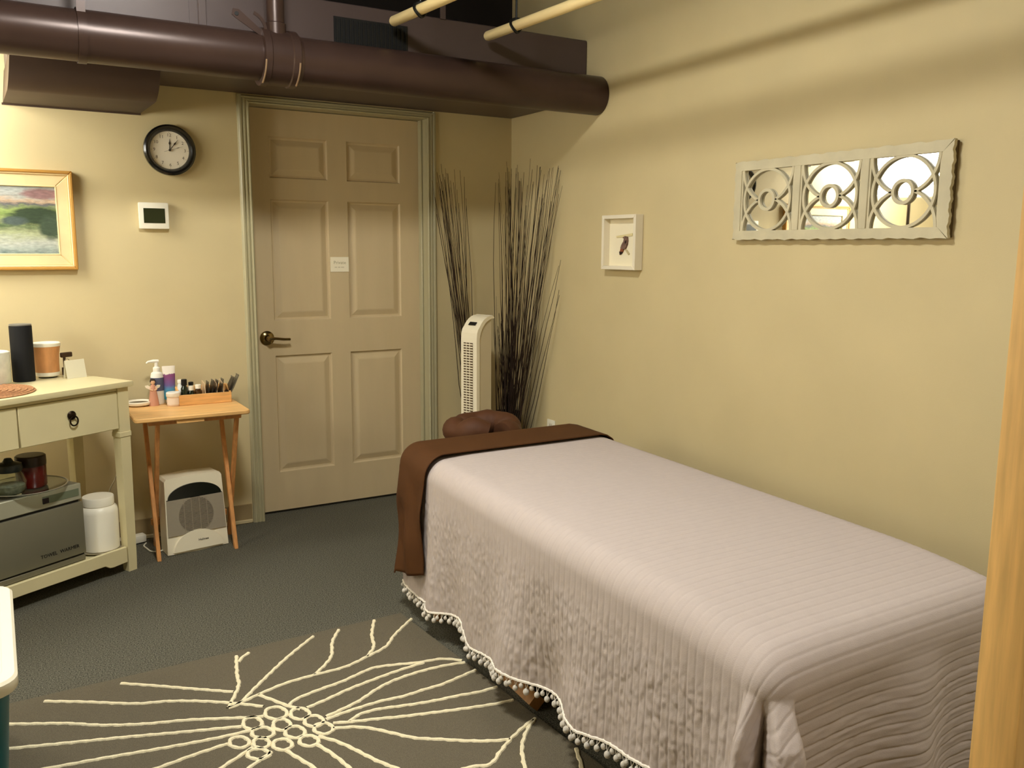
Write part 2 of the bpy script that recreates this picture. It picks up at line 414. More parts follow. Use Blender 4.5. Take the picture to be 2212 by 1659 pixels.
hung_bar((1051, 79), (1262, 1), 2.30, 'pale round wooden bar on black cords, the one nearer the mirror')

# ------------------------------------------------------------------ wall clock
ck = thing('wall_clock', 'round black-rimmed wall clock showing just past twelve', 'clock', (-1.8125, 0, 1.806))
lathe('rim', M('clock_rim', (10, 9, 8), 0.22, coat=0.5), [(0, -.001), (.106, -.001), (.113, -.012), (.112, -.026), (.104, -.034), (.095, -.033), (.086, -.022), (.083, -.014), (.083, -.008), (0, -.008)], ck, 56, (0, 0, 0), 'y')
lathe('face', M('clock_face', (246, 236, 214), 0.6), [(0, -.0145), (.0835, -.0145), (.0835, -.010), (0, -.010)], ck, 48, (0, 0, 0), 'y')
INK = M('clock_ink', (52, 38, 26), 0.6); INKL = M('clock_numeral_ink', (104, 88, 66), 0.6)
for k in range(1, 13):
    a = PI/2 - k*PI/6
    text('numeral', INKL, str(k), .020, ck, (math.cos(a)*.066, -.0149, math.sin(a)*.066), (PI/2, 0, 0), .0001)
for k in range(60):
    if k % 5: continue
    a = k*PI/30; bb('tick', INKL, math.cos(a)*.079-.0011, math.cos(a)*.079+.0011, -.0150, -.0144, math.sin(a)*.079-.0011, math.sin(a)*.079+.0011, ck)
def hand(name, ang, L, w, back, y):
    d = (math.sin(ang), math.cos(ang)); n = (d[1], -d[0])
    P = [(-back, w*.4), (0, w*.45), (L*.45, w*.4), (L*.62, w*1.2), (L*.74, w*.4), (L, w*.12)]
    poly = [(d[0]*s+n[0]*q, d[1]*s+n[1]*q) for s, q in P] + [(d[0]*s-n[0]*q, d[1]*s-n[1]*q) for s, q in reversed(P)]
    prism(name, INK, poly, .0008, 'xz', y, ck)
hand('hour_hand', math.radians(2), .050, .0042, .004, -.0170); hand('minute_hand', math.radians(38), .061, .0034, .004, -.0185); hand('second_hand', math.radians(72), .062, .0012, .026, -.0198)
lathe('hub', INK, [(0, -.021), (.005, -.021), (.005, -.0145), (0, -.0145)], ck, 16, (0, 0, 0), 'y')
lathe('lens', CLEAR, [(0, -.0275), (.05, -.0272), (.088, -.0262)], ck, 40, (0, 0, 0), 'y')

# thermostat
ts = thing('thermostat', 'white wall thermostat with dark green screen below the clock', 'thermostat', (-1.897, 0, 1.452))
bb('backplate', WHITEP, -.060, .058, -.010, -.0005, .003, .115, ts, .003, 1)
bb('body', WHITEP, -.064, .064, -.030, -.009, 0, .118, ts, .006, 2)
bb('screen', M('lcd_dark_green', (38, 44, 20), 0.25), -.044, .047, -.0312, -.0295, .026, .092, ts)

# ------------------------------------------------------------------ landscape painting
pt = thing('landscape_painting', 'gilt-framed landscape painting of green fields on the left wall', 'painting', (-2.55, 0, 1.262))
PX0, PX1, PZ0, PZ1 = -.335, .330, 0.008, .430
def frame_rect(name, mat, x0, x1, z0, z1, w, y0, y1, parent, bev=.003):
    for nm, p in (('top', [(x0, z1), (x1, z1), (x1-w, z1-w), (x0+w, z1-w)]), ('bottom', [(x0, z0), (x0+w, z0+w), (x1-w, z0+w), (x1, z0)]),
                  ('l', [(x0, z0), (x0, z1), (x0+w, z1-w), (x0+w, z0+w)]), ('r', [(x1, z0), (x1-w, z0+w), (x1-w, z1-w), (x1, z1)])):
        prism(name, mat, p, y1-y0, 'xz', y0, parent, bev)
frame_rect('frame_rail', GOLDE, PX0, PX1, PZ0, PZ1, .013, -.036, -.001, pt)
frame_rect('frame_bead', GOLDF, PX0+.012, PX1-.012, PZ0+.012, PZ1-.012, .008, -.030, -.002, pt)
frame_rect('frame_flat', GOLDF, PX0+.019, PX1-.019, PZ0+.019, PZ1-.019, .048, -.022, -.002, pt)
frame_rect('liner', M('frame_liner', (240, 216, 160), 0.5), PX0+.064, PX1-.064, PZ0+.064, PZ1-.064, .006, -.024, -.002, pt, .0015)
cm = bpy.data.materials.new('landscape_canvas'); cm.use_nodes = True; nt = cm.node_tree; B = nt.nodes['Principled BSDF']; B.inputs['Roughness'].default_value = .55
tc = nt.nodes.new('ShaderNodeTexCoord'); sx = nt.nodes.new('ShaderNodeSeparateXYZ'); nt.links.new(tc.outputs['Object'], sx.inputs[0])
nz = nt.nodes.new('ShaderNodeTexNoise'); nz.inputs['Scale'].default_value = 26; nz.inputs['Detail'].default_value = 8; nz.inputs['Roughness'].default_value = .65
mp = nt.nodes.new('ShaderNodeMapping'); mp.inputs['Scale'].default_value = (.6, 1, 1.8); nt.links.new(tc.outputs['Object'], mp.inputs[0]); nt.links.new(mp.outputs[0], nz.inputs['Vector'])
def mathn(op, a, b=None):
    n = nt.nodes.new('ShaderNodeMath'); n.operation = op
    for i, v in enumerate((a, b)):
        if v is None: continue
        if isinstance(v, (int, float)): n.inputs[i].default_value = v
        else: nt.links.new(v, n.inputs[i])
    return n.outputs[0]
zz = mathn('DIVIDE', mathn('SUBTRACT', sx.outputs['Z'], .076), .290)
zz = mathn('ADD', zz, mathn('MULTIPLY', mathn('SUBTRACT', nz.outputs['Fac'], .5), .22))
rp = nt.nodes.new('ShaderNodeValToRGB'); nt.links.new(zz, rp.inputs[0]); cr = rp.color_ramp
stops = [(0.0, (126, 150, 146)), (.07, (196, 208, 196)), (.16, (214, 220, 206)), (.30, (196, 204, 150)), (.40, (120, 140, 84)), (.47, (190, 200, 120)), (.56, (138, 168, 70)), (.66, (168, 192, 96)), (.715, (116, 116, 120)), (.77, (226, 190, 150)), (.83, (206, 206, 196)), (1.0, (206, 216, 214))]
cr.elements[0].position, cr.elements[0].color = stops[0][0], s2l(stops[0][1]); cr.elements[1].position, cr.elements[1].color = stops[-1][0], s2l(stops[-1][1])
for p, c in stops[1:-1]:
    e = cr.elements.new(p); e.color = s2l(c)
def blob(cx, cz, rx, rz, soft):
    dx = mathn('DIVIDE', mathn('SUBTRACT', sx.outputs['X'], cx), rx); dz = mathn('DIVIDE', mathn('SUBTRACT', sx.outputs['Z'], cz), rz)
    d = mathn('ADD', mathn('MULTIPLY', dx, dx), mathn('MULTIPLY', dz, dz)); d = mathn('ADD', d, mathn('MULTIPLY', mathn('SUBTRACT', nz.outputs['Fac'], .5), 1.6))
    n = nt.nodes.new('ShaderNodeMapRange'); n.inputs[1].default_value = 1+soft; n.inputs[2].default_value = 1-soft; nt.links.new(d, n.inputs[0]); return n.outputs[0]
cur = rp.outputs[0]
for args, c in (((.22, .330, .085, .022, .4), (176, 130, 128)), ((.20, .235, .115, .038, .35), (52, 76, 40)), ((.24, .19, .05, .05, .4), (70, 92, 62)), ((.10, .215, .05, .018, .5), (86, 104, 96)), ((-.02, .195, .10, .010, .5), (84, 110, 66)), ((-.2, .24, .1, .02, .5), (96, 124, 60))):
    mx = nt.nodes.new('ShaderNodeMix'); mx.data_type = 'RGBA'; nt.links.new(blob(*args), mx.inputs[0]); nt.links.new(cur, mx.inputs[6]); mx.inputs[7].default_value = s2l(c); cur = mx.outputs[2]
br = nt.nodes.new('ShaderNodeTexNoise'); br.inputs['Scale'].default_value = 70; br.inputs['Detail'].default_value = 6; nt.links.new(mp.outputs[0], br.inputs['Vector'])
hs = nt.nodes.new('ShaderNodeHueSaturation'); hs.inputs['Saturation'].default_value = .9; nt.links.new(cur, hs.inputs['Color'])
nt.links.new(mathn('ADD', mathn('MULTIPLY', br.outputs['Fac'], .7), .28), hs.inputs['Value'])
nt.links.new(hs.outputs[0], B.inputs['Base Color'])
bb('canvas', cm, PX0+.066, PX1-.066, -.014, -.008, PZ0+.066, PZ1-.066, pt)

# ------------------------------------------------------------------ right wall: shadow box, mirror, outlet
sb = thing('shadow_box', 'small white shadow box frame holding a brown bird', 'picture frame', (0, -1.049, 1.280))
SW = M('shadow_box_white', (240, 230, 206), 0.55); bw = .127; bh = .251; bd = .046
def yz_rail(poly, x0, x1): return prism('frame_rail', SW, poly, x1-x0, 'yz', x0, sb, .0015)
w = .017
yz_rail([(-bw, 0), (-bw, bh), (-bw+w, bh-w), (-bw+w, w)], -bd, -.001); yz_rail([(bw, 0), (bw-w, w), (bw-w, bh-w), (bw, bh)], -bd, -.001)
yz_rail([(-bw, bh), (bw, bh), (bw-w, bh-w), (-bw+w, bh-w)], -bd, -.001); yz_rail([(-bw, 0), (-bw+w, w), (bw-w, w), (bw, 0)], -bd, -.001)
bb('backing', M('shadow_box_paper', (244, 234, 204), 0.8), -.010, -.002, -bw+w-.001, bw-w+.001, w-.001, bh-w+.001, sb)
# bird (in box plane: y decreasing = right in view)
def yzp(px, py):   # photo pixel -> box-local (y,z)
    p = at(px, py, 0, -.013); return (p[1]+1.049, p[2]-1.280)
def birdpoly(name, mat, pts, x0, t): prism(name, mat, [yzp(1260+a/8.295, 420+b/8.295) for a, b in pts], t, 'yz', x0, sb, .0008)
birdpoly('branch', M('bird_branch', (226, 212, 160), 0.8), [(590, 745), (720, 722), (880, 695), (880, 740), (720, 768), (595, 775)], -.014, .004)
birdpoly('bird_body', M('bird_brown', (120, 92, 78), 0.8, nscale=90, namt=0.4), [(720, 775), (760, 745), (800, 765), (805, 830), (795, 900), (765, 975), (720, 985), (680, 965), (700, 900), (735, 840), (745, 795)], -.020, .010)
birdpoly('bird_wing', M('bird_dark', (50, 32, 26), 0.8), [(760, 850), (795, 815), (795, 865), (770, 885)], -.022, .003)
birdpoly('bird_tail', M('bird_rust', (146, 84, 52), 0.8), [(680, 965), (722, 985), (715, 1030), (660, 1040)], -.018, .007)
birdpoly('bird_tail_tip', M('bird_tip', (40, 16, 14), 0.8), [(655, 1022), (716, 1022), (690, 1062), (662, 1085)], -.018, .007)
birdpoly('bird_leaf', M('bird_leaf', (200, 184, 140), 0.8), [(745, 985), (785, 990), (830, 1065), (810, 1085)], -.016, .005)

mr = thing('fretwork_mirror', 'long pale grey wall mirror with three fretwork panels of rings', 'mirror', (0, -2.215, 1.414))
MW, MH = .4505, .295
def wav(s): return .0022*math.sin(2*PI*s/.058) + .0012*math.sin(2*PI*s/.023+1)
def wavy_rail(kind, w):
    n = 48; out = []; inn = []
    for i in range(n+1):
        t = i/n
        if kind in ('top', 'bottom'):
            y = -MW+2*MW*t; e = wav(y); out.append((y, MH+e if kind == 'top' else -e)); yi = -MW+w+2*(MW-w)*t; inn.append((yi, MH-w if kind == 'top' else w))
        else:
            z = MH*t; e = wav(z+.3); out.append((-MW-e if kind == 'near' else MW+e, z)); zi = w+(MH-2*w)*t; inn.append((-MW+w if kind == 'near' else MW-w, zi))
    return out + inn[::-1]
for k in ('top', 'bottom', 'near', 'far'): prism('frame_rail', MFRAME, wavy_rail(k, .034), .014, 'yz', -.030, mr)
bb('back_frame', MFRAMEB, -.0165, -.001, -MW+.002, MW-.002, .002, MH-.002, mr)
bb('mirror_glass', MIRR, -.0185, -.0160, -MW+.012, MW-.012, .012, MH-.012, mr)
frame_in = .034
pw = (2*(MW-frame_in)-2*.026)/3
for i in range(3):
    c = -MW+frame_in+pw/2+i*(pw+.026); ch = MH/2
    if i < 2: bb('mullion', MFRAME, -.031, -.0190, c+pw/2-.001, c+pw/2+.027, frame_in-.002, MH-frame_in+.002, mr, .002, 1)
    for s in (-1, 1): bb('stile', MFRAME, -.027, -.0190, c+s*(pw/2-.004)-.004, c+s*(pw/2-.004)+.004, frame_in-.002, MH-frame_in+.002, mr)
    hw = pw/2; hh = MH/2-frame_in
    link('fret_ring', ringm(.041, .030, .010, 36, 'yz', -.030, (c, ch)), MFRAME, mr)
    link('fret_oval', ringm(hh+.004, hh-.006, .009, 56, 'yz', -.029, (c, ch), 0, 2*PI, 1.0), MFRAME, mr)
    R2 = math.hypot(hh, .040); g = math.asin(.041/R2)
    for sgn in (1, -1):
        mid = 1.5*PI if sgn > 0 else .5*PI
        for q0, q1 in ((mid-PI/2, mid-g), (mid+g, mid+PI/2)):
            link('fret_arc', ringm(R2+.005, R2-.005, .009, 24, 'yz', -.0285, (c, ch+sgn*hh), q0, q1), MFRAME, mr)

ol = thing('wall_outlet', 'white electrical outlet plate low on the wall by the twigs', 'outlet', (0, -.447, .345))
bb('plate', WHITEP, -.007, -.0005, -.037, .037, 0, .115, ol, .003, 2)
for z in (.03, .085):
    so = bb('socket', M('socket_face', (226, 218, 196), .4), -.0085, -.006, -.017, .017, z-.014, z+.014, ol, .002, 1)
    for y in (-.006, .006): bb('slot', BLACK, -.0090, -.0080, y-.001, y+.001, z-.005, z+.006, so)

# ------------------------------------------------------------------ rug with tufted flower lines
RZt = .012
rg = thing('floral_rug', 'grey-brown rug with cream outlined flower beside the massage table', 'rug', (-2.0, -2.4, 0))
rq = [(-3.05+2, -1.447+2.4), (-1.312+2, -1.418+2.4), (-1.19+2, -3.45+2.4), (-2.95+2, -3.5+2.4)]
prism('pile', RUG, rq, RZt, 'xy', 0.0005, rg, .003)
S2 = lambda X, Y: (460+X/3.16, 1280+Y/3.16); S1 = lambda X, Y: (X/3.868, 1230+Y/3.868); S3 = lambda X, Y: (820+X/3.463, 1180+Y/3.463)
LN = [(S2, [(160, 435), (165, 560), (175, 640), (105, 790)]), (S2, [(245, 412), (200, 445), (172, 480)]), (S2, [(685, 300), (500, 450), (300, 640), (180, 760), (105, 790)]),
 (S2, [(1355, 180), (1240, 290), (1180, 370), (1050, 440), (900, 510), (690, 565), (500, 620), (330, 690), (200, 750), (105, 790)]),
 (S2, [(1100, 190), (1085, 290), (1098, 370), (1050, 440)]), (S2, [(858, 255), (815, 340), (810, 430), (760, 500), (690, 565)]), (S2, [(310, 700), (420, 740), (510, 775), (600, 800)]),
 (S2, [(1700, 465), (1560, 455), (1400, 480), (1240, 495), (1100, 515), (1000, 555), (880, 610), (740, 660), (600, 715), (545, 745), (520, 775)]),
 (S2, [(1440, 480), (1250, 540), (1060, 610), (920, 665), (780, 730), (640, 790)]),
 (S2, [(1720, 478), (1560, 505), (1400, 545), (1240, 600), (1120, 660), (1000, 740), (880, 800), (770, 850)]),
 (S2, [(1795, 530), (1680, 580), (1560, 630), (1440, 665), (1300, 710), (1160, 740), (1040, 775), (900, 820), (770, 870)]),
 (S2, [(1940, 645), (1820, 680), (1680, 705), (1540, 735), (1400, 760), (1260, 780), (1120, 800), (1000, 835), (930, 885)]),
 (S2, [(2050, 735), (1940, 760), (1780, 785), (1600, 810), (1440, 830), (1280, 850), (1120, 865), (940, 885), (820, 893)]),
 (S2, [(820, 930), (960, 920), (1080, 930), (1220, 960), (1380, 995), (1560, 1005), (1740, 1015), (1900, 1015), (2030, 1005)]),
 (S2, [(2200, 860), (2120, 920), (2030, 1005), (1960, 1090), (1890, 1175), (1740, 1198), (1500, 1290)]), (S2, [(2190, 872), (2140, 950), (2110, 1060), (2130, 1198), (2160, 1330)]),
 (S2, [(720, 985), (820, 1010), (920, 1050), (1020, 1100), (1120, 1150), (1240, 1198), (1500, 1300)]), (S2, [(710, 1040), (780, 1080), (850, 1130), (930, 1198), (1050, 1320)]),
 (S2, [(500, 1080), (580, 1130), (690, 1198), (850, 1320)]), (S2, [(270, 1060), (180, 1120), (60, 1198), (-120, 1330)]), (S2, [(400, 1090), (330, 1140), (250, 1198), (100, 1340)]),
 (S1, [(1010, 955), (1300, 975), (1600, 1000), (1950, 1027)]), (S1, [(370, 1105), (700, 1110), (1130, 1125), (1400, 1105), (1700, 1105), (1990, 1125), (2200, 1148)]),
 (S1, [(-120, 1290), (165, 1295), (550, 1290), (850, 1305), (1200, 1295), (1600, 1260), (2090, 1240), (2200, 1228)]), (S1, [(-100, 1520), (185, 1490), (600, 1450), (1050, 1405), (1500, 1365), (2020, 1315)]),
 (S1, [(200, 1700), (460, 1655), (900, 1575), (1400, 1490), (1800, 1415), (2110, 1345)]), (S1, [(900, 1800), (1340, 1655), (1600, 1560), (1900, 1460)]),
 (S3, [(1470, 1515), (1490, 1580), (1512, 1659), (1500, 1760)])]
def rug_pt(S, X, Y):
    p = at(*S(X, Y), 2, RZt); return (p[0]+2.0, p[1]+2.4)
def rug_line(path2d, closed=False):
    n = len(path2d); V = []; Fc = []; hw = .0062
    P = np.array(path2d)
    for i in range(n):
        a = P[(i-1) % n] if (closed or i > 0) else P[0]; b = P[(i+1) % n] if (closed or i < n-1) else P[-1]
        t = b-a; t /= (np.linalg.norm(t)+1e-9); nn = np.array([-t[1], t[0]])
        k = hw*(1+.16*math.sin(i*1.7)+.1*math.sin(i*3.1)); q = P[i] + nn*.0010*math.sin(i*1.3)
        for s, h in ((-1, .0003), (-.6, .004), (.6, .004), (1, .0003)): V.append((q[0]+nn[0]*s*k, q[1]+nn[1]*s*k, RZt+h))
    m_ = n if closed else n-1
    for i in range(m_):
        j = (i+1) % n
        for k in range(3): Fc.append((4*i+k, 4*j+k, 4*j+k+1, 4*i+k+1))
    return pyd(V, Fc, True)
def resample(P, step):
    P = np.array(P); d = np.r_[0, np.cumsum(np.linalg.norm(np.diff(P, axis=0), axis=1))]; n = max(3, int(d[-1]/step)); s = np.linspace(0, d[-1], n)
    return [tuple((np.interp(x, d, P[:, 0]), np.interp(x, d, P[:, 1]))) for x in s]
for S, L in LN:
    P = smooth_path([rug_pt(S, *q)+(0,) for q in L], 6); P = [(p[0], p[1]) for p in P]
    link('petal_line', rug_line(resample(P, .009)), RUGL, rg)
for cx, cy, rx, ry in ((430, 825, 75, 42), (595, 830, 65, 38), (690, 880, 65, 38), (755, 930, 65, 38), (270, 895, 65, 42), (470, 905, 60, 38), (340, 960, 75, 38), (560, 955, 68, 40), (180, 1025, 68, 38), (330, 1030, 55, 36), (475, 1040, 65, 38), (655, 1015, 65, 36), (310, 1105, 75, 36)):
    P = [rug_pt(S2, cx+rx*math.cos(2*PI*k/26), cy+ry*math.sin(2*PI*k/26)) for k in range(26)]
    link('stamen_ring', rug_line(P, True), RUGL, rg)

# ------------------------------------------------------------------ massage table
BX0, BX1, BY0, BY1, BZ = -1.258, -.43, -3.25, -1.285, .632
PADV = M('vinyl_pad', (70, 52, 40), 0.5); MTW = M('table_beech', (168, 122, 74), 0.45, nscale=10, namt=0.12, stretch=(8, 8, 1))
mt = thing('massage_table', 'wooden-legged massage table under the quilt with brown face cradle', 'massage table', ((BX0+BX1)/2-.048, (BY0+BY1)/2, 0), -.050)
ox, oy = (BX0+BX1)/2, (BY0+BY1)/2
bb('pad', PADV, BX0+.022-ox, BX1-.022-ox, BY0+.05-oy, BY1-.022-oy, .50, BZ-.052, mt, .03, 3)
bb('frame', MTW, BX0+.06-ox, BX1-.06-ox, BY0+.07-oy, BY1-.04-oy, .42, .50, mt, .006, 1)
for lx, ly in ((-1.195, -1.535), (-.49, -1.535), (-1.195, -2.97), (-.49, -2.97)):
    sx_ = -1 if lx < -.8 else 1
    tube('leg', MTW, [(lx-ox, ly-oy, 0.0), (lx-ox, ly-oy, .02), (lx-ox-.02*sx_, ly-oy, .46)], [.017, .018, .021], mt, 12)
for ly in (-1.535, -2.97): bb('stretcher', MTW, -1.17-ox, -.515-ox, ly-.012-oy, ly+.012-oy, .20, .245, mt, .004, 1)
pa, pb = at(1075, 1436, 2, .03), at(1178, 1520, 2, .03)
d = pb-pa; tube('floor_rail', MTW, [tuple(pa-np.array([ox-.03, oy, 0])), tuple((pa+pb)/2-np.array([ox-.03, oy, 0])), tuple(pb-np.array([ox-.03, oy, 0]))], .028, mt, 4)
# face cradle: padded ring with cover
fc = []
CR = M('cradle_cover', (84, 48, 22), 0.7, nscale=8, namt=0.08, bump=0.3, bscale=30, bdist=.004)
cc = at(1020, 918, 2, .575)
for k in range(34):
    a = PI*1.5 + (k/33-.5)*2*PI*.90 + PI
    fc.append((cc[0]-ox+.125*math.cos(a), cc[1]-oy-.06+.125*math.sin(a), .568+.012*math.sin(2*a)+.006*math.sin(5*a)))
fcm = tube('face_cradle', CR, fc, [.054+.007*math.sin(k*1.1) for k in range(34)], mt, 16)
for s in (-.1, .1): tube('cradle_rod', M('rod_grey', (90, 88, 84), .4, metal=.7), [(cc[0]-ox+s, cc[1]-oy-.06, .53), (cc[0]-ox+s*.9, BY1-.02-oy, .50)], .010, fcm, 8)

# draped cloth over the table
def drape(x, y, ext=0.0, re=.07, flare=.015, fold=None):
    """flat cloth point -> hung position; fold(su_t, along) gives an outward push"""
    rr = re+ext; xa, xb, ya, yb = BX0+re, BX1-re, BY0+re, BY1-re
    dx = (x-xa) if x < xa else (x-xb) if x > xb else 0.0
    dy = (y-ya) if y < ya else (y-yb) if y > yb else 0.0
    r = math.hypot(dx, dy); bx, by = min(max(x, xa), xb), min(max(y, ya), yb)
    if r < 1e-9: return np.array([x, y, BZ+ext]), 0.0, (0, 0)
    ux, uy = dx/r, dy/r; arc = rr*PI/2
    if r < arc:
        o = rr*math.sin(r/rr); dz = rr*(1-math.cos(r/rr)); t = 0.0
    else:
        t = r-arc; o = rr+flare*t; dz = rr+t*math.sqrt(1-flare**2)
    return np.array([bx+ux*o, by+uy*o, BZ+ext-dz]), t, (ux, uy)
def vnoise(a, b, seed):
    ia, ib = np.floor(a).astype(int), np.floor(b).astype(int); fa, fb = a-ia, b-ib
    def h(i, j):
        n = (i*374761393 + j*668265263 + seed*1442695) & 0xffffffff; n = ((n ^ (n >> 13))*1274126177) & 0xffffffff
        return ((n ^ (n >> 16)) & 0xffff)/65535.0
    fa = fa*fa*(3-2*fa); fb = fb*fb*(3-2*fb)
    return (h(ia, ib)*(1-fa)+h(ia+1, ib)*fa)*(1-fb)+(h(ia, ib+1)*(1-fa)+h(ia+1, ib+1)*fa)*fb
def grid_mesh(Pg, thick=None):
    nr, nc = Pg.shape[:2]; idx = np.arange(nr*nc).reshape(nr, nc)
    Fq = np.stack([idx[:-1, :-1], idx[:-1, 1:], idx[1:, 1:], idx[1:, :-1]], -1).reshape(-1, 4)
    me = bpy.data.meshes.new('cloth'); me.from_pydata(Pg.reshape(-1, 3).tolist(), [], Fq.tolist()); me.update(); me.shade_smooth(); return me
def grid_normals(Pg):
    du = np.gradient(Pg, axis=1); dv = np.gradient(Pg, axis=0); n = np.cross(du, dv); n /= (np.linalg.norm(n, axis=2, keepdims=True)+1e-12); return n

RE = .07; ARC = RE*PI/2
HY = np.array([-3.25, -3.05, -2.91, -2.821, -2.724, -2.619, -2.503, -2.376, -2.236, -2.081, -1.945, -1.909, -1.853, -1.757, -1.675, -1.499, -1.404, -1.29])
HZ = np.array([.21, .21, .216, .197, .182, .157, .150, .149, .144, .108, .088, .108, .139, .125, .107, .097, .095, .114])
SHR = .05          # the table stands a little askew to the wall
def skew(P): P[..., 0] += SHR*(P[..., 1]+1.33); return P
def left_hang(y): return ARC + (BZ-RE-float(np.interp(y, HY, HZ)))*1.0
PITCH = .0262; SUB = 10
def sst(x): x = min(1.0, max(0.0, x)); return x*x*(3-2*x)
def build_quilt():
    ylist = []; y = BY1-.012; step = PITCH/SUB
    foot_len = ARC+.40
    yend = (BY0+RE)-foot_len
    n = int((y-yend)/step); ylist = [y-step*k for k in range(n+1)]
    qL = np.linspace(1, 0, 90); qT = np.linspace(0, 1, 42)[1:-1]; qR = np.linspace(0, 1, 22)
    Pg = np.zeros((len(ylist), len(qL)+len(qT)+len(qR), 3)); FX = np.zeros(Pg.shape[:2]); SL = np.zeros(Pg.shape[:2])
    for i, yy in enumerate(ylist):
        hl = left_hang(max(yy, -3.24)); xs_ = [BX0+RE-q*hl for q in qL] + [BX0+RE+q*(BX1-BX0-2*RE) for q in qT] + [BX1-RE+q*(ARC+.38) for q in qR]
        for j, x in enumerate(xs_):
            su = max(0.0, BX0+RE-x); sv = max(0.0, (BY0+RE)-yy); xx, y2 = x, yy
            if su > 0 and sv > 0:            # corner: keep the cloth off the floor
                r = math.hypot(su, sv); rm = ARC+.50
                if r > rm*.75:
                    rn = rm*.75+(rm*.25)*math.tanh((r-rm*.75)/(rm*.25)); xx = BX0+RE-su*rn/r; y2 = BY0+RE-sv*rn/r
            p, t, (ux, uy) = drape(xx, y2)
            push = 0.0
            if t > 0:
                if ux < -.999:               # left side: gentle folds along the table
                    yv = p[1]; k = min(1, t/.35)
                    push = k*t*(.050*math.sin(yv*11.3+1.0)+.045*math.sin(yv*19.0+.4)+.06*math.exp(-((yv+3.12)/.10)**2))
                    if yv > -1.66: push *= max(0.0, (-1.58-yv)/.08) if yv < -1.58 else 0.0
                elif ux < -.001 and uy < -.001:
                    th = math.atan2(-uy, -ux); push = min(t*2.2, .10+t*.80)*(.34*sst((th-.72)/.24)*(1-sst((th-1.30)/.24))+.26*math.exp(-((th-.26)/.18)**2)-.13*math.exp(-((th-.64)/.12)**2)-.08*math.exp(-((th-1.571)/.12)**2))
                elif uy < -.999:             # foot end
                    xv = p[0]; push = min(t*2.2, .10+t*.80)*(.10*math.exp(-((xv+.80)/.07)**2)-.08*math.exp(-((xv+1.188)/.22)**2)-.02*(1-math.exp(-((xv+1.188)/.1)**2))+.05*math.exp(-((xv+.52)/.06)**2)+.02*math.sin(xv*21))
                    # hem rises towards the mirror side
            p = p + np.array([ux*push, uy*push, 0])
            if uy < -.999 and t > 0:
                lim = float(np.interp(p[0], [-1.2, -.95, -.75, -.6, -.5], [.12, .14, .17, .20, .195])); z0 = BZ-RE
                p[2] = z0-(z0-p[2])*(z0-lim)/(z0-(z0-.40))
            if ux < -.001 and -.999 <= uy < -.001 and t > 0: p[2] = (BZ-RE)-((BZ-RE)-p[2])*(1+.10*math.atan2(-uy, -ux)/(PI/2))
            p[2] -= .028*min(1, max(0, (BY0+.38-p[1])/.38))**2 + .012*min(1, max(0, (BX0+.22-p[0])/.22))**2*min(1, max(0, (p[2]-.25)/.3))
            p[2] = max(p[2], .03)
            Pg[i, j] = p; FX[i, j] = xx; SL[i, j] = min(1.0, t/.10)
    yy = np.array(ylist)[:, None]*np.ones((1, Pg.shape[1]))
    ph = ((BY1-yy)/PITCH) % 1.0
    slack = .22+.78*SL
    puff = .0046*(1-np.abs(2*ph-1)**8)*(.7+.3*SL)
    cell = np.floor((BY1-yy)/PITCH)
    wr = vnoise(FX/.017+cell*3.7+ph*1.3, (BY1-yy)/(PITCH*.6), 3)*.6 + vnoise(FX/.010+cell*1.9-ph, (BY1-yy)/(PITCH*.35), 5)*.4
    big = vnoise(FX/.11, yy/.11, 9)
    Nn = grid_normals(Pg)
    if Nn[40, Pg.shape[1]//2, 2] < 0: Nn = -Nn
    Pg = Pg + Nn*(puff*(.6+.6*wr*SL) + .0042*(wr-.5)*SL*(.15+.85*np.sin(PI*ph)) + .004*(big-.5)*slack)[..., None]
    return Pg
QP = skew(build_quilt())
ql = thing('quilt', 'pale pinkish channel-stitched quilt with pompom hem on the massage table', 'quilt', (0, 0, 0))
qo = link('cover', grid_mesh(QP), QUILT, ql)
# hem trim and pompoms: left hem then foot hem
hemL = [QP[i, 0] for i in range(0, QP.shape[0], 3)]
hemF = [QP[-1, j] for j in range(90, QP.shape[1]-22)]
for hm, nm in ((hemL, 0), (hemF, 1)):
    tube('hem_trim', POM, [tuple(p) for p in hm], .0042, ql, 6)
bmp = bmesh.new(); bmesh.ops.create_icosphere(bmp, subdivisions=2, radius=1.0); PMESH = mesh_of(bmp, True); PMESH.materials.append(POM)
def pompoms(path, stepd, rows):
    P = np.array(path); d = np.r_[0, np.cumsum(np.linalg.norm(np.diff(P, axis=0), axis=1))]; n = int(d[-1]/stepd)
    for k in range(n):
        s = (k+.5)*stepd; p = np.array([np.interp(s, d, P[:, c]) for c in range(3)])
        drop = .024 if k % 2 else .012; r = .0088 if k % 2 else .0072; r *= random.uniform(.9, 1.1)
        q = p + np.array([random.uniform(-.003, .003)-.003, random.uniform(-.003, .003), -drop-random.uniform(0, .004)])
        if q[2] < .02: q[2] = .02
        o = bpy.data.objects.new('pompom', PMESH); COL.objects.link(o); o.parent = ql; o.location = tuple(q); o.scale = (r, r, r*1.12)
        for s2 in (-1, 1):
            link('pompom_thread', tubem([tuple(p+np.array([0, s2*.007, -.001])), tuple(q+np.array([0, 0, r*.8]))], .0011, 4), POM, o.parent)
pompoms(hemL, .0185, 1); pompoms(hemF, .0185, 1)

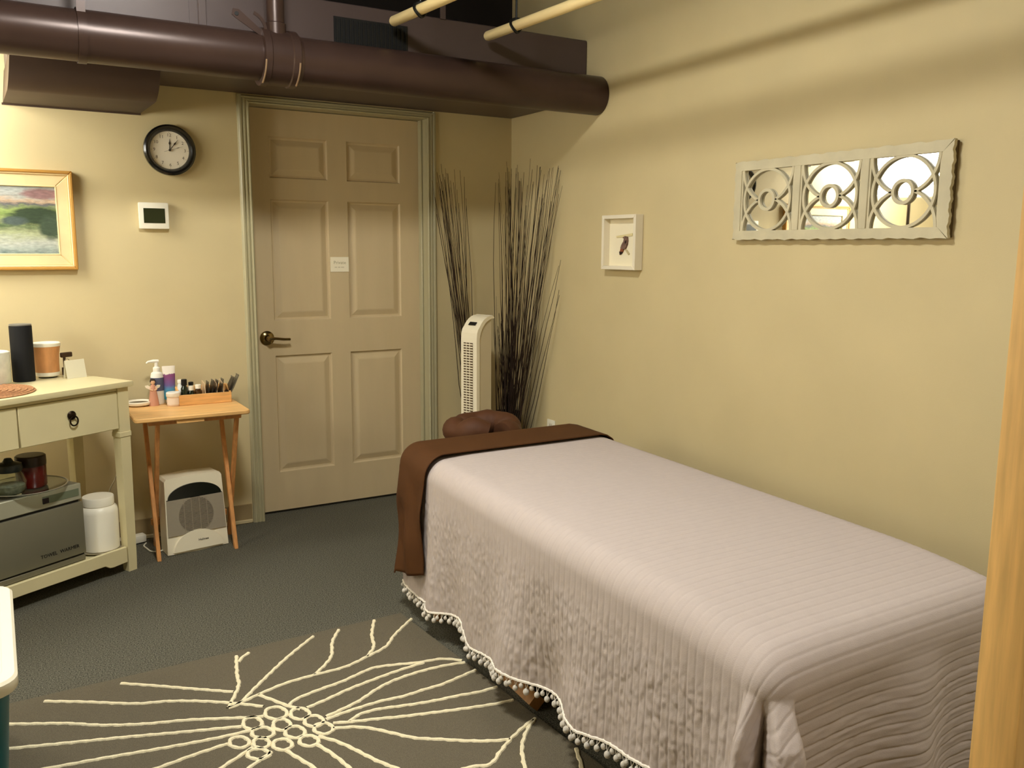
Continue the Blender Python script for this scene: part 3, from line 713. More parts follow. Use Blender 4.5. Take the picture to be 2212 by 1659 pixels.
def build_sheet():
    y_edge = -1.578; ylist = list(np.linspace(y_edge, BY1-RE, 22)) + [BY1-RE+k*(ARC+.16)/16 for k in range(1, 17)]
    cols_ = 46; Pg = np.zeros((len(ylist), cols_+34+12, 3))
    for i, yy in enumerate(ylist):
        hz = float(np.interp(yy, [-1.58, -1.45, -1.30], [.205, .165, .142])); hl = ARC + (BZ-RE-hz)+.02
        xs_ = [BX0+RE-q*hl for q in np.linspace(1, 0, cols_)] + [BX0+RE+q*(BX1-BX0-2*RE) for q in np.linspace(0, 1, 36)[1:-1]] + [BX1-RE+q*(ARC+.25) for q in np.linspace(0, 1, 12)]
        for j, x in enumerate(xs_):
            su = max(0.0, BX0+RE-x); sv = max(0.0, yy-(BY1-RE)); xx, y2 = x, yy
            if su > 0 and sv > 0: y2 = BY1-RE+sv*max(.12, 1-su/hl*.9)
            p, t, (ux, uy) = drape(xx, y2, .016)
            if t > 0:
                push = .0
                if ux < -.3:
                    s = p[1]+1.45; push = .016*min(1, t/.2)*math.sin(s*32+t*9.0)+.010*min(1, t/.15)*math.sin(s*18-t*14)
                    push = max(.002, push*.8+.015*min(1, t/.12))
                else: push = .012*math.sin(p[0]*17)*min(1, t/.1)
                p = p+np.array([ux*push, uy*push, 0])
            Pg[i, j] = p
    return Pg
SP = skew(build_sheet())
so = link('brown_sheet', grid_mesh(SP), BROWNS); sm = so.modifiers.new('s', 'SOLIDIFY'); sm.thickness = .004; sm.offset = -1
tag(so, 'dark brown sheet folded over the head end of the massage table', 'sheet')

# ------------------------------------------------------------------ console table (angled) and what stands on it
CO = (-2.073, -.415, 0); CT = math.radians(30.455)
def cl(u, off, z): # console-local to world
    return (CO[0]+math.cos(CT)*u-math.sin(CT)*off, CO[1]+math.sin(CT)*u+math.cos(CT)*off, z)
def cloc(px, py, z):   # world pixel on height z -> console-local (u, off)
    p = at(px, py, 2, z); dx, dy = p[0]-CO[0], p[1]-CO[1]
    return (math.cos(CT)*dx+math.sin(CT)*dy, -math.sin(CT)*dx+math.cos(CT)*dy)
CL, CD = 1.02, .40
ct = thing('console_table', 'cream painted console table with drawers, ring pulls and low shelf', 'table', CO, CT)
bb('table_top', CREAM, -CL, 0, 0, CD, .797, .820, ct, .004, 2)
def leg(u, off):
    z = [(0, .019), (.05, .020), (.58, .0235), (.586, .0235), (.588, .0265), (.606, .0265), (.608, .0245), (.63, .0245), (.797, .0245)]
    V = []; Fc = []
    for zz_, h in z: V += [(u-h, off-h, zz_), (u+h, off-h, zz_), (u+h, off+h, zz_), (u-h, off+h, zz_)]
    for k in range(len(z)-1):
        for i in range(4): Fc.append((4*k+i, 4*k+(i+1) % 4, 4*k+4+(i+1) % 4, 4*k+4+i))
    Fc += [(0, 1, 2, 3), tuple(range(4*len(z)-4, 4*len(z)))]
    link('leg', pyd(V, Fc), CREAM, ct)
for u in (-.040, -CL+.04):
    for off in (.042, CD-.042): leg(u, off)
bb('apron', CREAM, -CL+.06, -.06, CD-.035, CD-.02, .62, .797, ct); bb('apron', CREAM, -.048, -.030, .06, CD-.06, .62, .797, ct); bb('apron', CREAM, -CL+.03, -CL+.05, .06, CD-.06, .62, .797, ct)
bb('apron_rail', CREAM, -CL+.06, -.06, .026, .044, .782, .797, ct)
for u0, u1 in ((-.486, -.066), (-CL+.066, -.491)):
    dw = bb('drawer', CREAM, u0, u1, .021, CD-.05, .624, .780, ct, .0025, 1)
    uc = (u0+u1)/2; knob = lathe('knob', BRONZE, [(0, .003), (.017, .003), (.018, .008), (.012, .013), (.006, .015), (0, .015)], dw, 20, (0, 0, 0), 'y')
    knob.rotation_euler = (0, 0, PI); knob.location = (uc, .0225, .716)
    rp_ = [(uc+.004+.0165*math.sin(a), .012-.006*math.cos(a)*0-.003, .694+.019*math.cos(a)) for a in np.linspace(0, 2*PI, 21)]
    tube('ring_pull', BRONZE, rp_, .0032, dw, 8)
bb('shelf', CREAM, -CL+.03, -.03, .03, CD-.03, .082, .100, ct, .002, 1)
ap = [(-CL+.07, .112), (-.064, .112), (-.064, .045), (-.132, .042), (-.150, .044), (-.170, .058), (-CL/2, .060), (-CL+.176, .058), (-CL+.156, .044), (-CL+.07, .045)]
prism('shelf_apron', CREAM, ap, .016, 'xz', .022, ct, .002)

def on_console(name, label, cat, u, off, z, rz=0.0, group=None): return thing(name, label, cat, cl(u, off, z), CT+rz, group)
TZ = .8205
u, off = cloc(53, 823, .82)
t = on_console('smart_speaker', 'tall black fabric cylinder speaker on the console table', 'speaker', u, off, TZ)
lathe('body', BLACKF, [(0, 0), (.040, 0), (.042, .002), (.042, .226), (.0405, .230), (0, .230)], t, 40)
lathe('top_ring', M('speaker_ring', (120, 118, 110), .4), [(0, .2302), (.041, .2302), (.041, .235), (.038, .236), (0, .2365)], t, 40)
u, off = cloc(104, 815, .82)
t = on_console('aroma_diffuser', 'pale wood aroma diffuser with white rim between speaker and card', 'diffuser', u, off, TZ)
lathe('base', WHITEP, [(0, .006), (.042, .006), (.046, .010), (.046, .024), (0, .024)], t, 40)
lathe('foot_ring', BLACK, [(0, 0), (.036, 0), (.036, .007), (0, .007)], t, 30)
lathe('wood_body', M('diffuser_wood', (206, 146, 92), .5, nscale=40, namt=.14, stretch=(1, 1, .3)), [(0, .024), (.046, .024), (.046, .06), (.048, .095), (.053, .128), (.0555, .135), (0, .135)], t, 44)
lathe('rim', WHITEP, [(.050, .130), (.0560, .134), (.0568, .146), (.053, .149), (.046, .143), (.030, .136), (0, .135)], t, 44)
u, off = cloc(-14, 832, .82)
t = on_console('white_candle_pot', 'white textured candle pot on the woven mat at left edge', 'pot', u, off, TZ+.007)
lathe('pot', M('crackle_white', (226, 228, 214), .6, nscale=30, namt=.08, bump=.5, bscale=60), [(0, 0), (.062, 0), (.065, .004), (.066, .125), (.060, .128), (.058, .118), (.056, .06), (0, .06)], t, 36)
lathe('wax', LIDW, [(0, .055), (.0555, .055), (.0555, .112), (0, .112)], t, 30)
u, off = cloc(-2, 847, .82)
t = on_console('woven_mat', 'round brown woven mat on the console table', 'mat', u-.05, .205, TZ)
WV = M('woven_straw', (176, 128, 88), .8, nscale=120, namt=.3, bump=.8, bscale=240)
lathe('weave', WV, [(0, 0), (.176, 0), (.180, .003), (.176, .006), (0, .006)], t, 48)
for k in range(7): tube('coil', WV, [((.17-.022*k)*math.cos(a), (.17-.022*k)*math.sin(a), .006) for a in np.linspace(0, 2*PI, 49)], .0042, t, 6)
a, b = cloc(146, 819, .82), cloc(188, 814, .82)
t = on_console('white_card', 'small white card standing at the corner of the console', 'card', (a[0]+b[0])/2, (a[1]+b[1])/2, TZ, math.atan2(b[1]-a[1], b[0]-a[0]))
hwid = math.hypot(b[0]-a[0], b[1]-a[1])/2
cmesh = pyd([(-hwid, 0, 0), (hwid, 0, 0), (hwid, .016, .077), (-hwid, .016, .075), (-hwid, .0012, 0), (hwid, .0012, 0), (hwid, .0172, .077), (-hwid, .0172, .075)], [(0, 1, 2, 3), (4, 5, 6, 7), (0, 1, 5, 4), (1, 2, 6, 5), (2, 3, 7, 6), (3, 0, 4, 7)])
link('card_front', cmesh, M('card_paper', (228, 222, 196), .7), t)
link('card_back', pyd([(-hwid, .030, 0), (hwid, .030, 0), (hwid, .0174, .076), (-hwid, .0174, .075), (-hwid, .0312, 0), (hwid, .0312, 0), (hwid, .0182, .0765), (-hwid, .0182, .0755)], [(0, 1, 2, 3), (4, 5, 6, 7), (0, 1, 5, 4), (1, 2, 6, 5), (2, 3, 7, 6), (3, 0, 4, 7)]), M('card_paper', (228, 222, 196)), t)
u, off = cloc(140, 812, .82)
t = on_console('small_wood_stand', 'small dark wooden stand behind the white card', 'stand', u+.018, min(off+.012, CD-.03), TZ)
DKW = M('dark_walnut', (70, 48, 28), .5, nscale=20, namt=.15)
bb('foot', DKW, -.012, .018, -.012, .018, 0, .034, t, .002, 1); bb('post', DKW, -.010, -.002, -.002, .008, .03, .095, t, .001, 1); bb('arm', DKW, -.022, .030, -.004, .010, .078, .099, t, .003, 1)
tube('cord_loop', M('cord_cream', (190, 180, 150), .6), [(.002+.012*math.sin(a), -.004, .052+.020*math.cos(a)) for a in np.linspace(0, 2*PI, 19)], .0018, t, 6)

# shelf: towel warmer, plate, jars
SZ = .1005
tw = on_console('towel_warmer', 'grey steel towel warmer cabinet on the console shelf', 'towel warmer', -.228, .062, SZ)
TWW, TWD, TWH = .455, .27, .325
bb('body', STEEL, -TWW, 0, .008, TWD, .004, TWH, tw, .004, 1)
bb('control_panel', STEELL, -TWW, 0, 0, .010, .258, TWH, tw, .003, 1)
bb('door', STEEL, -TWW, 0, -.006, .009, .034, .249, tw, .004, 2)
bb('base_strip', STEEL, -TWW, 0, 0, .010, .003, .026, tw, .002, 1)
bb('door_gap', BLACK, -TWW+.002, -.012, .0065, .0105, .2495, .2577, tw); bb('door_gap', BLACK, -TWW+.002, -.002, .0065, .0105, .0265, .0335, tw)
bb('label_strip', M('warmer_label', (112, 120, 96), .4), -.165, -.012, -.0012, .0005, .276, .306, tw)
bb('power_button', M('button_dark', (28, 14, 12), .4), -.166, -.140, -.004, .001, .278, .300, tw, .0015, 1)
text('lettering', M('warmer_print', (20, 19, 14), .6), 'TOWEL  WARMER', .0200, tw, (-.112, -.0066, .070), (PI/2, 0, 0), .0006)
WZ = SZ+TWH+.0005
u, off = -.40, .16
t = on_console('glass_plate', 'clear glass plate on top of the towel warmer', 'plate', u, off, WZ)
lathe('plate', GLASS, [(0, 0), (.09, 0), (.15, .012), (.153, .016), (.148, .016), (.088, .005), (0, .005)], t, 48)
lathe('plate_rim', M('silver_rim', (190, 186, 170), .3, metal=.7), [(.149, .0150), (.1545, .0150), (.1545, .0175), (.149, .0175)], t, 48)
t = on_console('amber_candle_jar', 'dark red candle jar with brown lid on the glass plate', 'candle', -.365, .165, WZ+.0060)
lathe('jar', M('dark_red_wax', (92, 22, 12), .15, coat=.5), [(0, 0), (.050, 0), (.054, .006), (.054, .085), (0, .085)], t, 36)
lathe('lid', M('brown_lid', (48, 34, 20), .3), [(0, .0855), (.055, .0855), (.056, .10), (.055, .122), (.050, .126), (0, .126)], t, 36)
t = on_console('glass_jar', 'clear glass jar with dark lid beside the red candle', 'jar', -.478, .125, WZ+.0060)
lathe('jar', GLASS, [(0, 0), (.045, 0), (.058, .02), (.060, .05), (.050, .08), (.044, .090), (.041, .090), (.047, .078), (.056, .05), (.054, .022), (.043, .005), (0, .005)], t, 36)
lathe('contents', M('pale_salts', (150, 152, 128), .7, nscale=60, namt=.3), [(0, .0055), (.040, .0055), (.050, .022), (.052, .036), (0, .040)], t, 28)
lathe('lid', M('jar_lid_dark', (22, 26, 22), .3), [(0, .0905), (.047, .0905), (.050, .10), (.046, .118), (.02, .126), (.012, .14), (0, .142)], t, 32)
t = on_console('dark_cup_set', 'dark lidded dish behind the glass jar on the towel warmer', 'dish', -.52, .235, WZ+.0005)
lathe('bowl', M('dark_glaze', (30, 34, 30), .2, coat=.4), [(0, 0), (.035, 0), (.05, .03), (.052, .10), (.045, .104), (0, .104)], t, 30)
lathe('lid', M('grey_lid', (120, 118, 104), .4), [(0, .1045), (.053, .1045), (.050, .118), (.02, .128), (.010, .142), (0, .143)], t, 30)
t = on_console('jar_plate', 'round grey saucer under the white tub on the console shelf', 'plate', -.117, .118, SZ)
lathe('saucer', M('saucer_grey', (150, 140, 112), .4), [(0, 0), (.06, 0), (.090, .006), (.092, .009), (.086, .009), (.058, .004), (0, .004)], t, 40)
t = on_console('white_tub', 'big white plastic tub with screw lid on the console shelf', 'tub', -.117, .118, SZ+.0045)
TUB = M('tub_white', (250, 244, 224), .35)
lathe('body', TUB, [(0, 0), (.068, 0), (.074, .006), (.075, .165), (.071, .182), (.060, .192), (0, .192)], t, 44)
lathe('lid', TUB, [(0, .192), (.059, .192), (.062, .195), (.062, .226), (.060, .230), (0, .231)], t, 44)
# cords by the console
CORD = M('cord_cream', (190, 180, 150))
c0, c1 = at(262, 975, 1, -.02), at(236, 1060, 1, -.02)
t = tube('lamp_cord', CORD, smooth_path([at(266, 930, 1, -.012), at(262, 975, 1, -.012), at(250, 1030, 1, -.012), at(236, 1062, 1, -.012), at(228, 1120, 1, -.02), at(232, 1165, 1, -.03)], 6), .0028, None, 6)
tag(t, 'thin cream cord hanging down the wall behind the console leg', 'cord')
t = tube('heater_cord', M('cord_white', (226, 220, 196), .5), smooth_path([(-2.02, -.085, .004), (-2.035, -.12, .004), (-2.03, -.16, .004), (-2.015, -.22, .004), (-1.975, -.235, .006), (-1.955, -.222, .010)], 6), .0035, None, 7)
tag(t, 'white power cord on the carpet running to the heater', 'cord')
t = thing('power_strip', 'white power strip end on the floor behind the console leg', 'power strip', (-2.02, -.045, 0), .25)
bb('casing', WHITEP, -.20, .0, -.022, .022, .005, .040, t, .005, 2); bb('foot', BLACK, -.19, -.01, -.018, .018, 0, .006, t)

# ------------------------------------------------------------------ folding tray table
TX0, TX1, TY0, TY1, TT = -2.083, -1.604, -.452, -.088, .660
ty = thing('tray_table', 'orange pine folding tray table with crossed legs', 'table', (-1.8435, -.27, 0))
qx, qy = -1.8435, -.27
tp = []
for k in range(4):
    cx_, cy_ = [(TX1-.02, TY1-.02), (TX0+.02, TY1-.02), (TX0+.02, TY0+.02), (TX1-.02, TY0+.02)][k]
    for i in range(6):
        a = k*PI/2+i*PI/10; tp.append((cx_-qx+.02*math.cos(a), cy_-qy+.02*math.sin(a)))
prism('table_top', WOODO, tp, .019, 'xy', TT-.019, ty, .004)
for xo, s in ((-2.005, 1), (-1.672, 1)):
    for k, (xk, yf, yt) in enumerate(((xo, -.352, -.150), (xo+.020, -.130, -.385))):
        bm_ = [(yf-.014, 0.0), (yf+.014, 0.0), (yt+.014, TT-.042), (yt-.014, TT-.042)]
        link('leg', prismm([(a-qy, b) for a, b in bm_], .017, 'yz', xk-.0085-qx, .002), WOODL, ty)
bb('top_rail', WOODL, TX0+.06-qx, TX1-.03-qx, -.400-qy, -.366-qy, TT-.043, TT-.0195, ty, .002, 1)
bb('top_rail', WOODL, TX0+.06-qx, TX1-.03-qx, -.166-qy, -.134-qy, TT-.043, TT-.0195, ty, .002, 1)
bb('carry_bracket', WOODO, -1.915-qx, -1.800-qx, -.440-qy, -.405-qy, TT-.036, TT-.0195, ty, .002, 1)
bb('lower_rail', WOODL, -2.00-qx, -1.66-qx, -.130-.010-qy, -.130+.010-qy, .10, .128, ty, .002, 1)

def on_tray(name, label, cat, px, py, dz=0.0, rz=0.0, group=None, rim=0.0):
    p = at(px, py, 2, TT); return thing(name, label, cat, (p[0], p[1]+rim, TT+.0005+dz), rz, group)
t = on_tray('white_dish', 'shallow round white dish with dark inside on the tray table', 'dish', 298, 874, rim=-.03)
lathe('dish', M('dish_white', (240, 232, 208), .35), [(0, 0), (.040, 0), (.055, .008), (.057, .018), (.052, .021), (.046, .014), (.036, .008), (0, .007)], t, 40)
lathe('contents', M('dish_inside', (96, 84, 62), .6), [(0, .0075), (.036, .0085), (.045, .0135), (0, .0135)], t, 30)
t = on_tray('pump_bottle', 'white pump bottle with slate-blue label on the tray table', 'bottle', 338, 868, rim=-.055)
PW = M('bottle_white', (240, 236, 222), .35)
lathe('bottle', PW, [(0, 0), (.026, 0), (.028, .004), (.028, .125), (.024, .142), (.014, .150), (0, .150)], t, 32)
lathe('label', M('slate_label', (84, 88, 112), .6), [(.0282, .062), (.0286, .062), (.0286, .122), (.0282, .122)], t, 32)
pm = lathe('pump', PW, [(0, .150), (.0155, .150), (.0155, .166), (.009, .172), (.007, .192), (0, .192)], t, 20)
tube('nozzle', PW, [(.010, 0, .196), (-.012, -.002, .197), (-.036, -.004, .195), (-.042, -.004, .189)], [.0075, .0075, .005, .004], pm, 8)
t = on_tray('angel_figurine', 'tiny pink-gowned angel figurine with white wings before the pump bottle', 'figurine', 329, 872, rim=-.050)
lathe('gown', M('angel_pink', (206, 150, 122), .7), [(0, 0), (.023, 0), (.022, .012), (.017, .05), (.012, .082), (.009, .094), (0, .096)], t, 24)
lathe('head', M('angel_skin', (226, 182, 142), .6), [(0, .094), (.006, .096), (.0105, .105), (.0095, .113), (0, .117)], t, 18)
lathe('hair', M('angel_hair', (48, 34, 24), .7), [(.0112, .104), (.0122, .110), (.010, .119), (0, .1225)], t, 18, (0, .003, 0))
for s in (-1, 1): link('wing', prismm([(s*.006, .082), (s*.020, .092), (s*.033, .090), (s*.030, .080), (s*.012, .070)], .003, 'xz', .008, .0008), LIDW, t)
for s in (-1, 1): tube('arm', M('angel_skin', (226, 182, 142)), [(s*.010, -.004, .086), (s*.013, -.010, .074), (s*.003, -.015, .070)], .0038, t, 7)
t = on_tray('cream_tube', 'upright purple and blue squeeze tube on the tray table', 'tube', 363, 866, rim=-.060)
TB = bpy.data.materials.new('tube_print'); TB.use_nodes = True; n_ = TB.node_tree; b_ = n_.nodes['Principled BSDF']; b_.inputs['Roughness'].default_value = .35
tcn = n_.nodes.new('ShaderNodeTexCoord'); sxn = n_.nodes.new('ShaderNodeSeparateXYZ'); mrn = n_.nodes.new('ShaderNodeMapRange'); mrn.inputs[2].default_value = .165
nzn = n_.nodes.new('ShaderNodeTexNoise'); nzn.inputs['Scale'].default_value = 60
adn = n_.nodes.new('ShaderNodeMath'); adn.operation = 'MULTIPLY_ADD'; adn.inputs[1].default_value = .02
rpn = n_.nodes.new('ShaderNodeValToRGB'); rpn.color_ramp.elements[0].color = s2l((40, 120, 160)); rpn.color_ramp.elements[1].color = s2l((244, 236, 222))
for p_, c_ in ((.28, (52, 168, 190)), (.46, (84, 150, 190)), (.56, (112, 96, 150)), (.80, (132, 70, 118)), (.87, (140, 80, 124)), (.885, (244, 236, 222))):
    rpn.color_ramp.elements.new(p_).color = s2l(c_)
n_.links.new(tcn.outputs['Object'], sxn.inputs[0]); n_.links.new(tcn.outputs['Object'], nzn.inputs['Vector'])
n_.links.new(nzn.outputs['Fac'], adn.inputs[0]); n_.links.new(sxn.outputs['Z'], adn.inputs[2]); n_.links.new(adn.outputs[0], mrn.inputs[0]); n_.links.new(mrn.outputs[0], rpn.inputs[0]); n_.links.new(rpn.outputs[0], b_.inputs['Base Color'])
V = []; Fc = []; lv = [(.018, .024, .020), (.06, .0255, .020), (.12, .027, .011), (.158, .028, .003), (.172, .0285, .0018)]
for z, a, b in lv:
    for k in range(20): V.append((a*math.cos(2*PI*k/20), b*math.sin(2*PI*k/20), z))
for i in range(len(lv)-1):
    for k in range(20): Fc.append((20*i+k, 20*i+(k+1) % 20, 20*i+20+(k+1) % 20, 20*i+20+k))
Fc += [tuple(range(20)), tuple(range(80, 100))]
link('tube_body', pyd(V, Fc, True), TB, t)
lathe('cap', WHITEP, [(0, 0), (.019, 0), (.020, .003), (.020, .018), (0, .018)], t, 24)
t = on_tray('balm_jar', 'small jar with white lid and pale label before the squeeze tube', 'jar', 366, 868, rim=-.115)
lathe('jar', M('jar_pink', (232, 206, 178), .4), [(0, 0), (.026, 0), (.028, .004), (.028, .042), (0, .042)], t, 32)
lathe('label', M('jar_label', (240, 224, 204), .6), [(.0281, .008), (.0285, .008), (.0285, .037), (.0281, .037)], t, 32)
lathe('lid', PW, [(0, .042), (.0295, .042), (.031, .045), (.031, .060), (.028, .063), (0, .063)], t, 32)
# pine organiser box with bottles and packets
pA = (-1.862, -.21); bxw, bxd = .232, .10
bt = thing('pine_tray', 'long pine box holding little bottles and dark packets', 'box', (pA[0], pA[1], TT+.0005))
bb('front', BOXW, 0, bxw, 0, .008, 0, .048, bt, .0015, 1); bb('back', BOXW, 0, bxw, bxd-.008, bxd, 0, .075, bt, .0015, 1)
for x in (0, bxw-.008):
    link('side', prismm([(.008, 0), (bxd-.008, 0), (bxd-.008, .075), (.008, .048)], .008, 'yz', x), BOXW, bt)
bb('bottom', BOXW, .008, bxw-.008, .008, bxd-.008, 0, .007, bt)
for x in (.118, .170, .198): link('divider', prismm([(.010, .0075), (bxd-.010, .0075), (bxd-.010, .098), (.03, .090)], .003, 'yz', x), M('pale_divider', (214, 186, 146), .6), bt)
def little(name, label, x, y, r, h, capm, bodym, neck=.6, cap=.018):
    o = thing(name, label, 'bottle', (pA[0]+x, pA[1]+y, TT+.0085), 0, 'little bottles in the pine box')
    lathe('body', bodym, [(0, 0), (r*.9, 0), (r, .004), (r, h*.72), (r*neck, h*.84), (r*neck, h*.88), (0, h*.88)], o, 24)
    lathe('cap', capm, [(0, h*.88), (r*neck+.003, h*.88), (r*neck+.003, h*.88+cap), (r*neck+.001, h*.88+cap+.002), (0, h*.88+cap+.002)], o, 20)
DG = M('dark_green_glass', (18, 30, 18), .12, coat=.5); BR = M('amber_glass', (66, 42, 18), .12, coat=.5); BLC = M('black_cap', (12, 12, 12), .4); WHC = M('white_cap', (238, 232, 214), .4)
little('oil_bottle', 'tall dark green oil bottle with black cap in the pine box', .030, .030, .0155, .092, BLC, DG, .62, .026)
little('oil_bottle', 'short dark oil bottle with white cap beside the tall green one', .058, .030, .0135, .064, WHC, DG, .7, .018)
little('oil_bottle', 'amber oil bottle with white cap next to the packets', .090, .032, .0175, .070, WHC, BR, .62, .016)
little('lotion_bottle', 'rounded white bottle standing behind the dark green oil bottle', .024, .070, .017, .100, WHC, M('lotion_white', (232, 236, 232), .4), .8, .012)
little('oil_bottle', 'small brown bottle with black cap behind the white-capped bottle', .066, .068, .012, .085, BLC, BR, .7, .012)
PK = M('dark_packet', (40, 36, 30), .35, nscale=60, namt=.4); PKG = M('grey_packet', (96, 90, 76), .35, nscale=50, namt=.3)
for k, (x, hh_, tl, mm) in enumerate(((.128, .084, .004, PK), (.140, .090, .010, PK), (.152, .088, .014, PK), (.180, .092, .012, PK), (.208, .100, .022, PK), (.216, .108, .030, PKG))):
    o = thing('sachet', ['dark sachet at the front of the packets next to the bottles', 'dark sachet second among the packets', 'dark sachet third among the packets', 'dark sachet between the two pale dividers', 'dark sachet at the door end of the pine box', 'grey clear sachet leaning out at the end of the pine box'][k], 'packet', (pA[0]+x, pA[1]+.05, TT+.0085), 0, 'sachets in the pine box')
    link('pouch', pyd([(-.003, -.030, 0), (.003, -.030, 0), (.003, .030, 0), (-.003, .030, 0), (tl-.001, -.032, hh_*.55), (tl+.005, -.032, hh_*.55), (tl+.005, .032, hh_*.55), (tl-.001, .032, hh_*.55), (tl*1.9, -.026, hh_), (tl*1.9+.0015, -.026, hh_), (tl*1.9+.0015, .026, hh_), (tl*1.9, .026, hh_)],
        [(0, 1, 2, 3), (0, 1, 5, 4), (1, 2, 6, 5), (2, 3, 7, 6), (3, 0, 4, 7), (4, 5, 9, 8), (5, 6, 10, 9), (6, 7, 11, 10), (7, 4, 8, 11), (8, 9, 10, 11)]), mm, o)
    bb('seal', PKG, tl*1.9-.0006, tl*1.9+.0022, -.027, .027, hh_-.001, hh_+.006, o)

# ------------------------------------------------------------------ fan heater under the tray table
A_, B_ = at(363, 1203, 2, 0), at(494, 1175, 2, 0)
hrz = math.atan2(B_[1]-A_[1], B_[0]-A_[0]); hw2 = math.hypot(B_[0]-A_[0], B_[1]-A_[1])/2
ht = thing('fan_heater', 'white and grey electric fan heater under the tray table', 'heater', ((A_[0]+B_[0])/2, (A_[1]+B_[1])/2, 0), hrz)
HW_, HH_ = hw2, .345; TL = .03
def hp(x, z, d): return (x*(1-.07*(z/HH_)), TL*(z/HH_)+d, z)
def hbox(name, mat, x0, x1, z0, z1, d0, d1, parent):
    V = [hp(x0, z0, d0), hp(x1, z0, d0), hp(x1, z1, d0), hp(x0, z1, d0), hp(x0, z0, d1), hp(x1, z0, d1), hp(x1, z1, d1), hp(x0, z1, d1)]
    return link(name, pyd(V, [(0, 1, 2, 3), (4, 5, 6, 7), (0, 1, 5, 4), (1, 2, 6, 5), (2, 3, 7, 6), (3, 0, 4, 7)]), mat, parent)
HWH = M('heater_white', (240, 230, 202), .4); HGR = M('heater_grey', (150, 138, 118), .45); HDK = M('heater_dark', (20, 24, 18), .2, coat=.4); HSL = M('heater_slat', (160, 150, 130), .45)
bot = [(-HW_, .006), (-HW_*.5, -.004+.004), (0, 0), (HW_*.5, 0), (HW_, .006)]
outl = [hp(-HW_, .004, 0), hp(0, 0.0, 0), hp(HW_, .004, 0), hp(HW_, HH_-.012, 0), hp(HW_*.94, HH_, 0), hp(0, HH_+.006, 0), hp(-HW_*.94, HH_, 0), hp(-HW_, HH_-.012, 0)]
V = [(x, y, z) for x, y, z in outl]+[(x*.96, y+.105, z) for x, y, z in outl]; n = len(outl)
link('shell', pyd(V, [tuple(range(n)), tuple(range(n, 2*n))]+[(i, (i+1) % n, (i+1) % n+n, i+n) for i in range(n)]), HWH, ht)
hbox('grille_back', HDK, -HW_*.96, HW_*.96, .088, .252, -.0015, .001, ht)
arch = [(HW_*.92*math.cos(a), .252+.062*math.sin(a)) for a in np.linspace(0, PI, 25)]
V = [hp(x, z, -.006) for x, z in arch]+[hp(x, z, .001) for x, z in arch]; n = len(arch)
link('control_window', pyd(V, [tuple(range(n)), tuple(range(n, 2*n))]+[(i, (i+1) % n, (i+1) % n+n, i+n) for i in range(n)]), HDK, ht)
for k in range(27):
    z = .0905+k*.0060
    R_ = .082; dz = z-.168; half = math.sqrt(max(0, R_*R_-dz*dz))
    if half < .01: hbox('grille_slat', HSL, -HW_*.965, HW_*.965, z-.0026, z+.0026, -.006, -.001, ht)
    else:
        hbox('grille_slat', HSL, -HW_*.965, -half, z-.0028, z+.0028, -.006, -.001, ht); hbox('grille_slat', HSL, half, HW_*.965, z-.0028, z+.0028, -.006, -.001, ht)
        hbox('grille_slat', HGR, -half, half, z-.0017, z+.0017, -.0055, -.001, ht)
for x in (-.055, -.02, .018, .052): hbox('grille_bar', HGR, x-.0013, x+.0013, .095, .245, -.0065, -.005, ht)
arch = [(HW_*.80*math.cos(a), .012+.088*math.sin(a)) for a in np.linspace(0, PI, 25)]
V = [hp(x, z, -.009) for x, z in arch]+[hp(x*1.03, z, .001) for x, z in arch]; n = len(arch)
link('lower_panel', pyd(V, [tuple(range(n)), tuple(range(n, 2*n))]+[(i, (i+1) % n, (i+1) % n+n, i+n) for i in range(n)]), HWH, ht)
text('lettering', M('heater_print', (60, 50, 36), .6), 'Holmes', .015, ht, (.022, -.0056, .052), (PI/2-math.atan(TL/HH_), 0, 0), .0004)

# ------------------------------------------------------------------ tower fan in the corner
fp = at(1031, 900, 1, -.32); fb = thing('tower_fan', 'slim white tower fan standing in front of the twigs', 'fan', (-.385, -.315, 0), math.atan2(-.284, -.959)+PI/2)
FWD = M('fan_white', (248, 238, 210), .4); FSIDE = M('fan_side', (214, 200, 168), .5)
lathe('base', FWD, [(0, 0), (.125, 0), (.13, .006), (.128, .016), (.06, .028), (.04, .05), (0, .05)], fb, 40)
fw_, fd = .058, .055
prof = [(-fd, .05), (-fd, .90)] + [(-fd+.105*(1-math.cos(a)), .90+.118*math.sin(a)) for a in np.linspace(0.1, PI/2, 10)] + [(fd, 1.020), (fd, .05)]
link('body', prismm(prof, 2*fw_*.86, 'yz', -fw_*.86, .004), FSIDE, fb)
strip = [(-fd, .05), (-fd, .90)] + [(-fd+.105*(1-math.cos(a)), .90+.118*math.sin(a)) for a in np.linspace(0.1, PI/2, 10)] + [(fd, 1.020)]
V = []; Fc = []
for (y, z) in strip:
    for x in (-fw_, fw_): V += [(x, y-.010 if z < .95 else y-.004, z+(.010 if z > .93 else 0))]
for (y, z) in strip:
    for x in (-fw_, fw_): V += [(x, y+.012, z-.004)]
n = len(strip)
for i in range(n-1): Fc += [(2*i, 2*i+1, 2*i+3, 2*i+2), (2*n+2*i, 2*n+2*i+1, 2*n+2*i+3, 2*n+2*i+2), (2*i, 2*i+2, 2*n+2*i+2, 2*n+2*i), (2*i+1, 2*i+3, 2*n+2*i+3, 2*n+2*i+1)]
Fc += [(0, 1, 2*n+1, 2*n), (2*n-2, 2*n-1, 4*n-1, 4*n-2)]
link('front_cover', pyd(V, Fc), FWD, fb)
gr = bb('grille', M('fan_grille_dark', (92, 72, 46), .6), -.036, .030, -fd-.0125, -fd-.0095, .12, .89, fb)
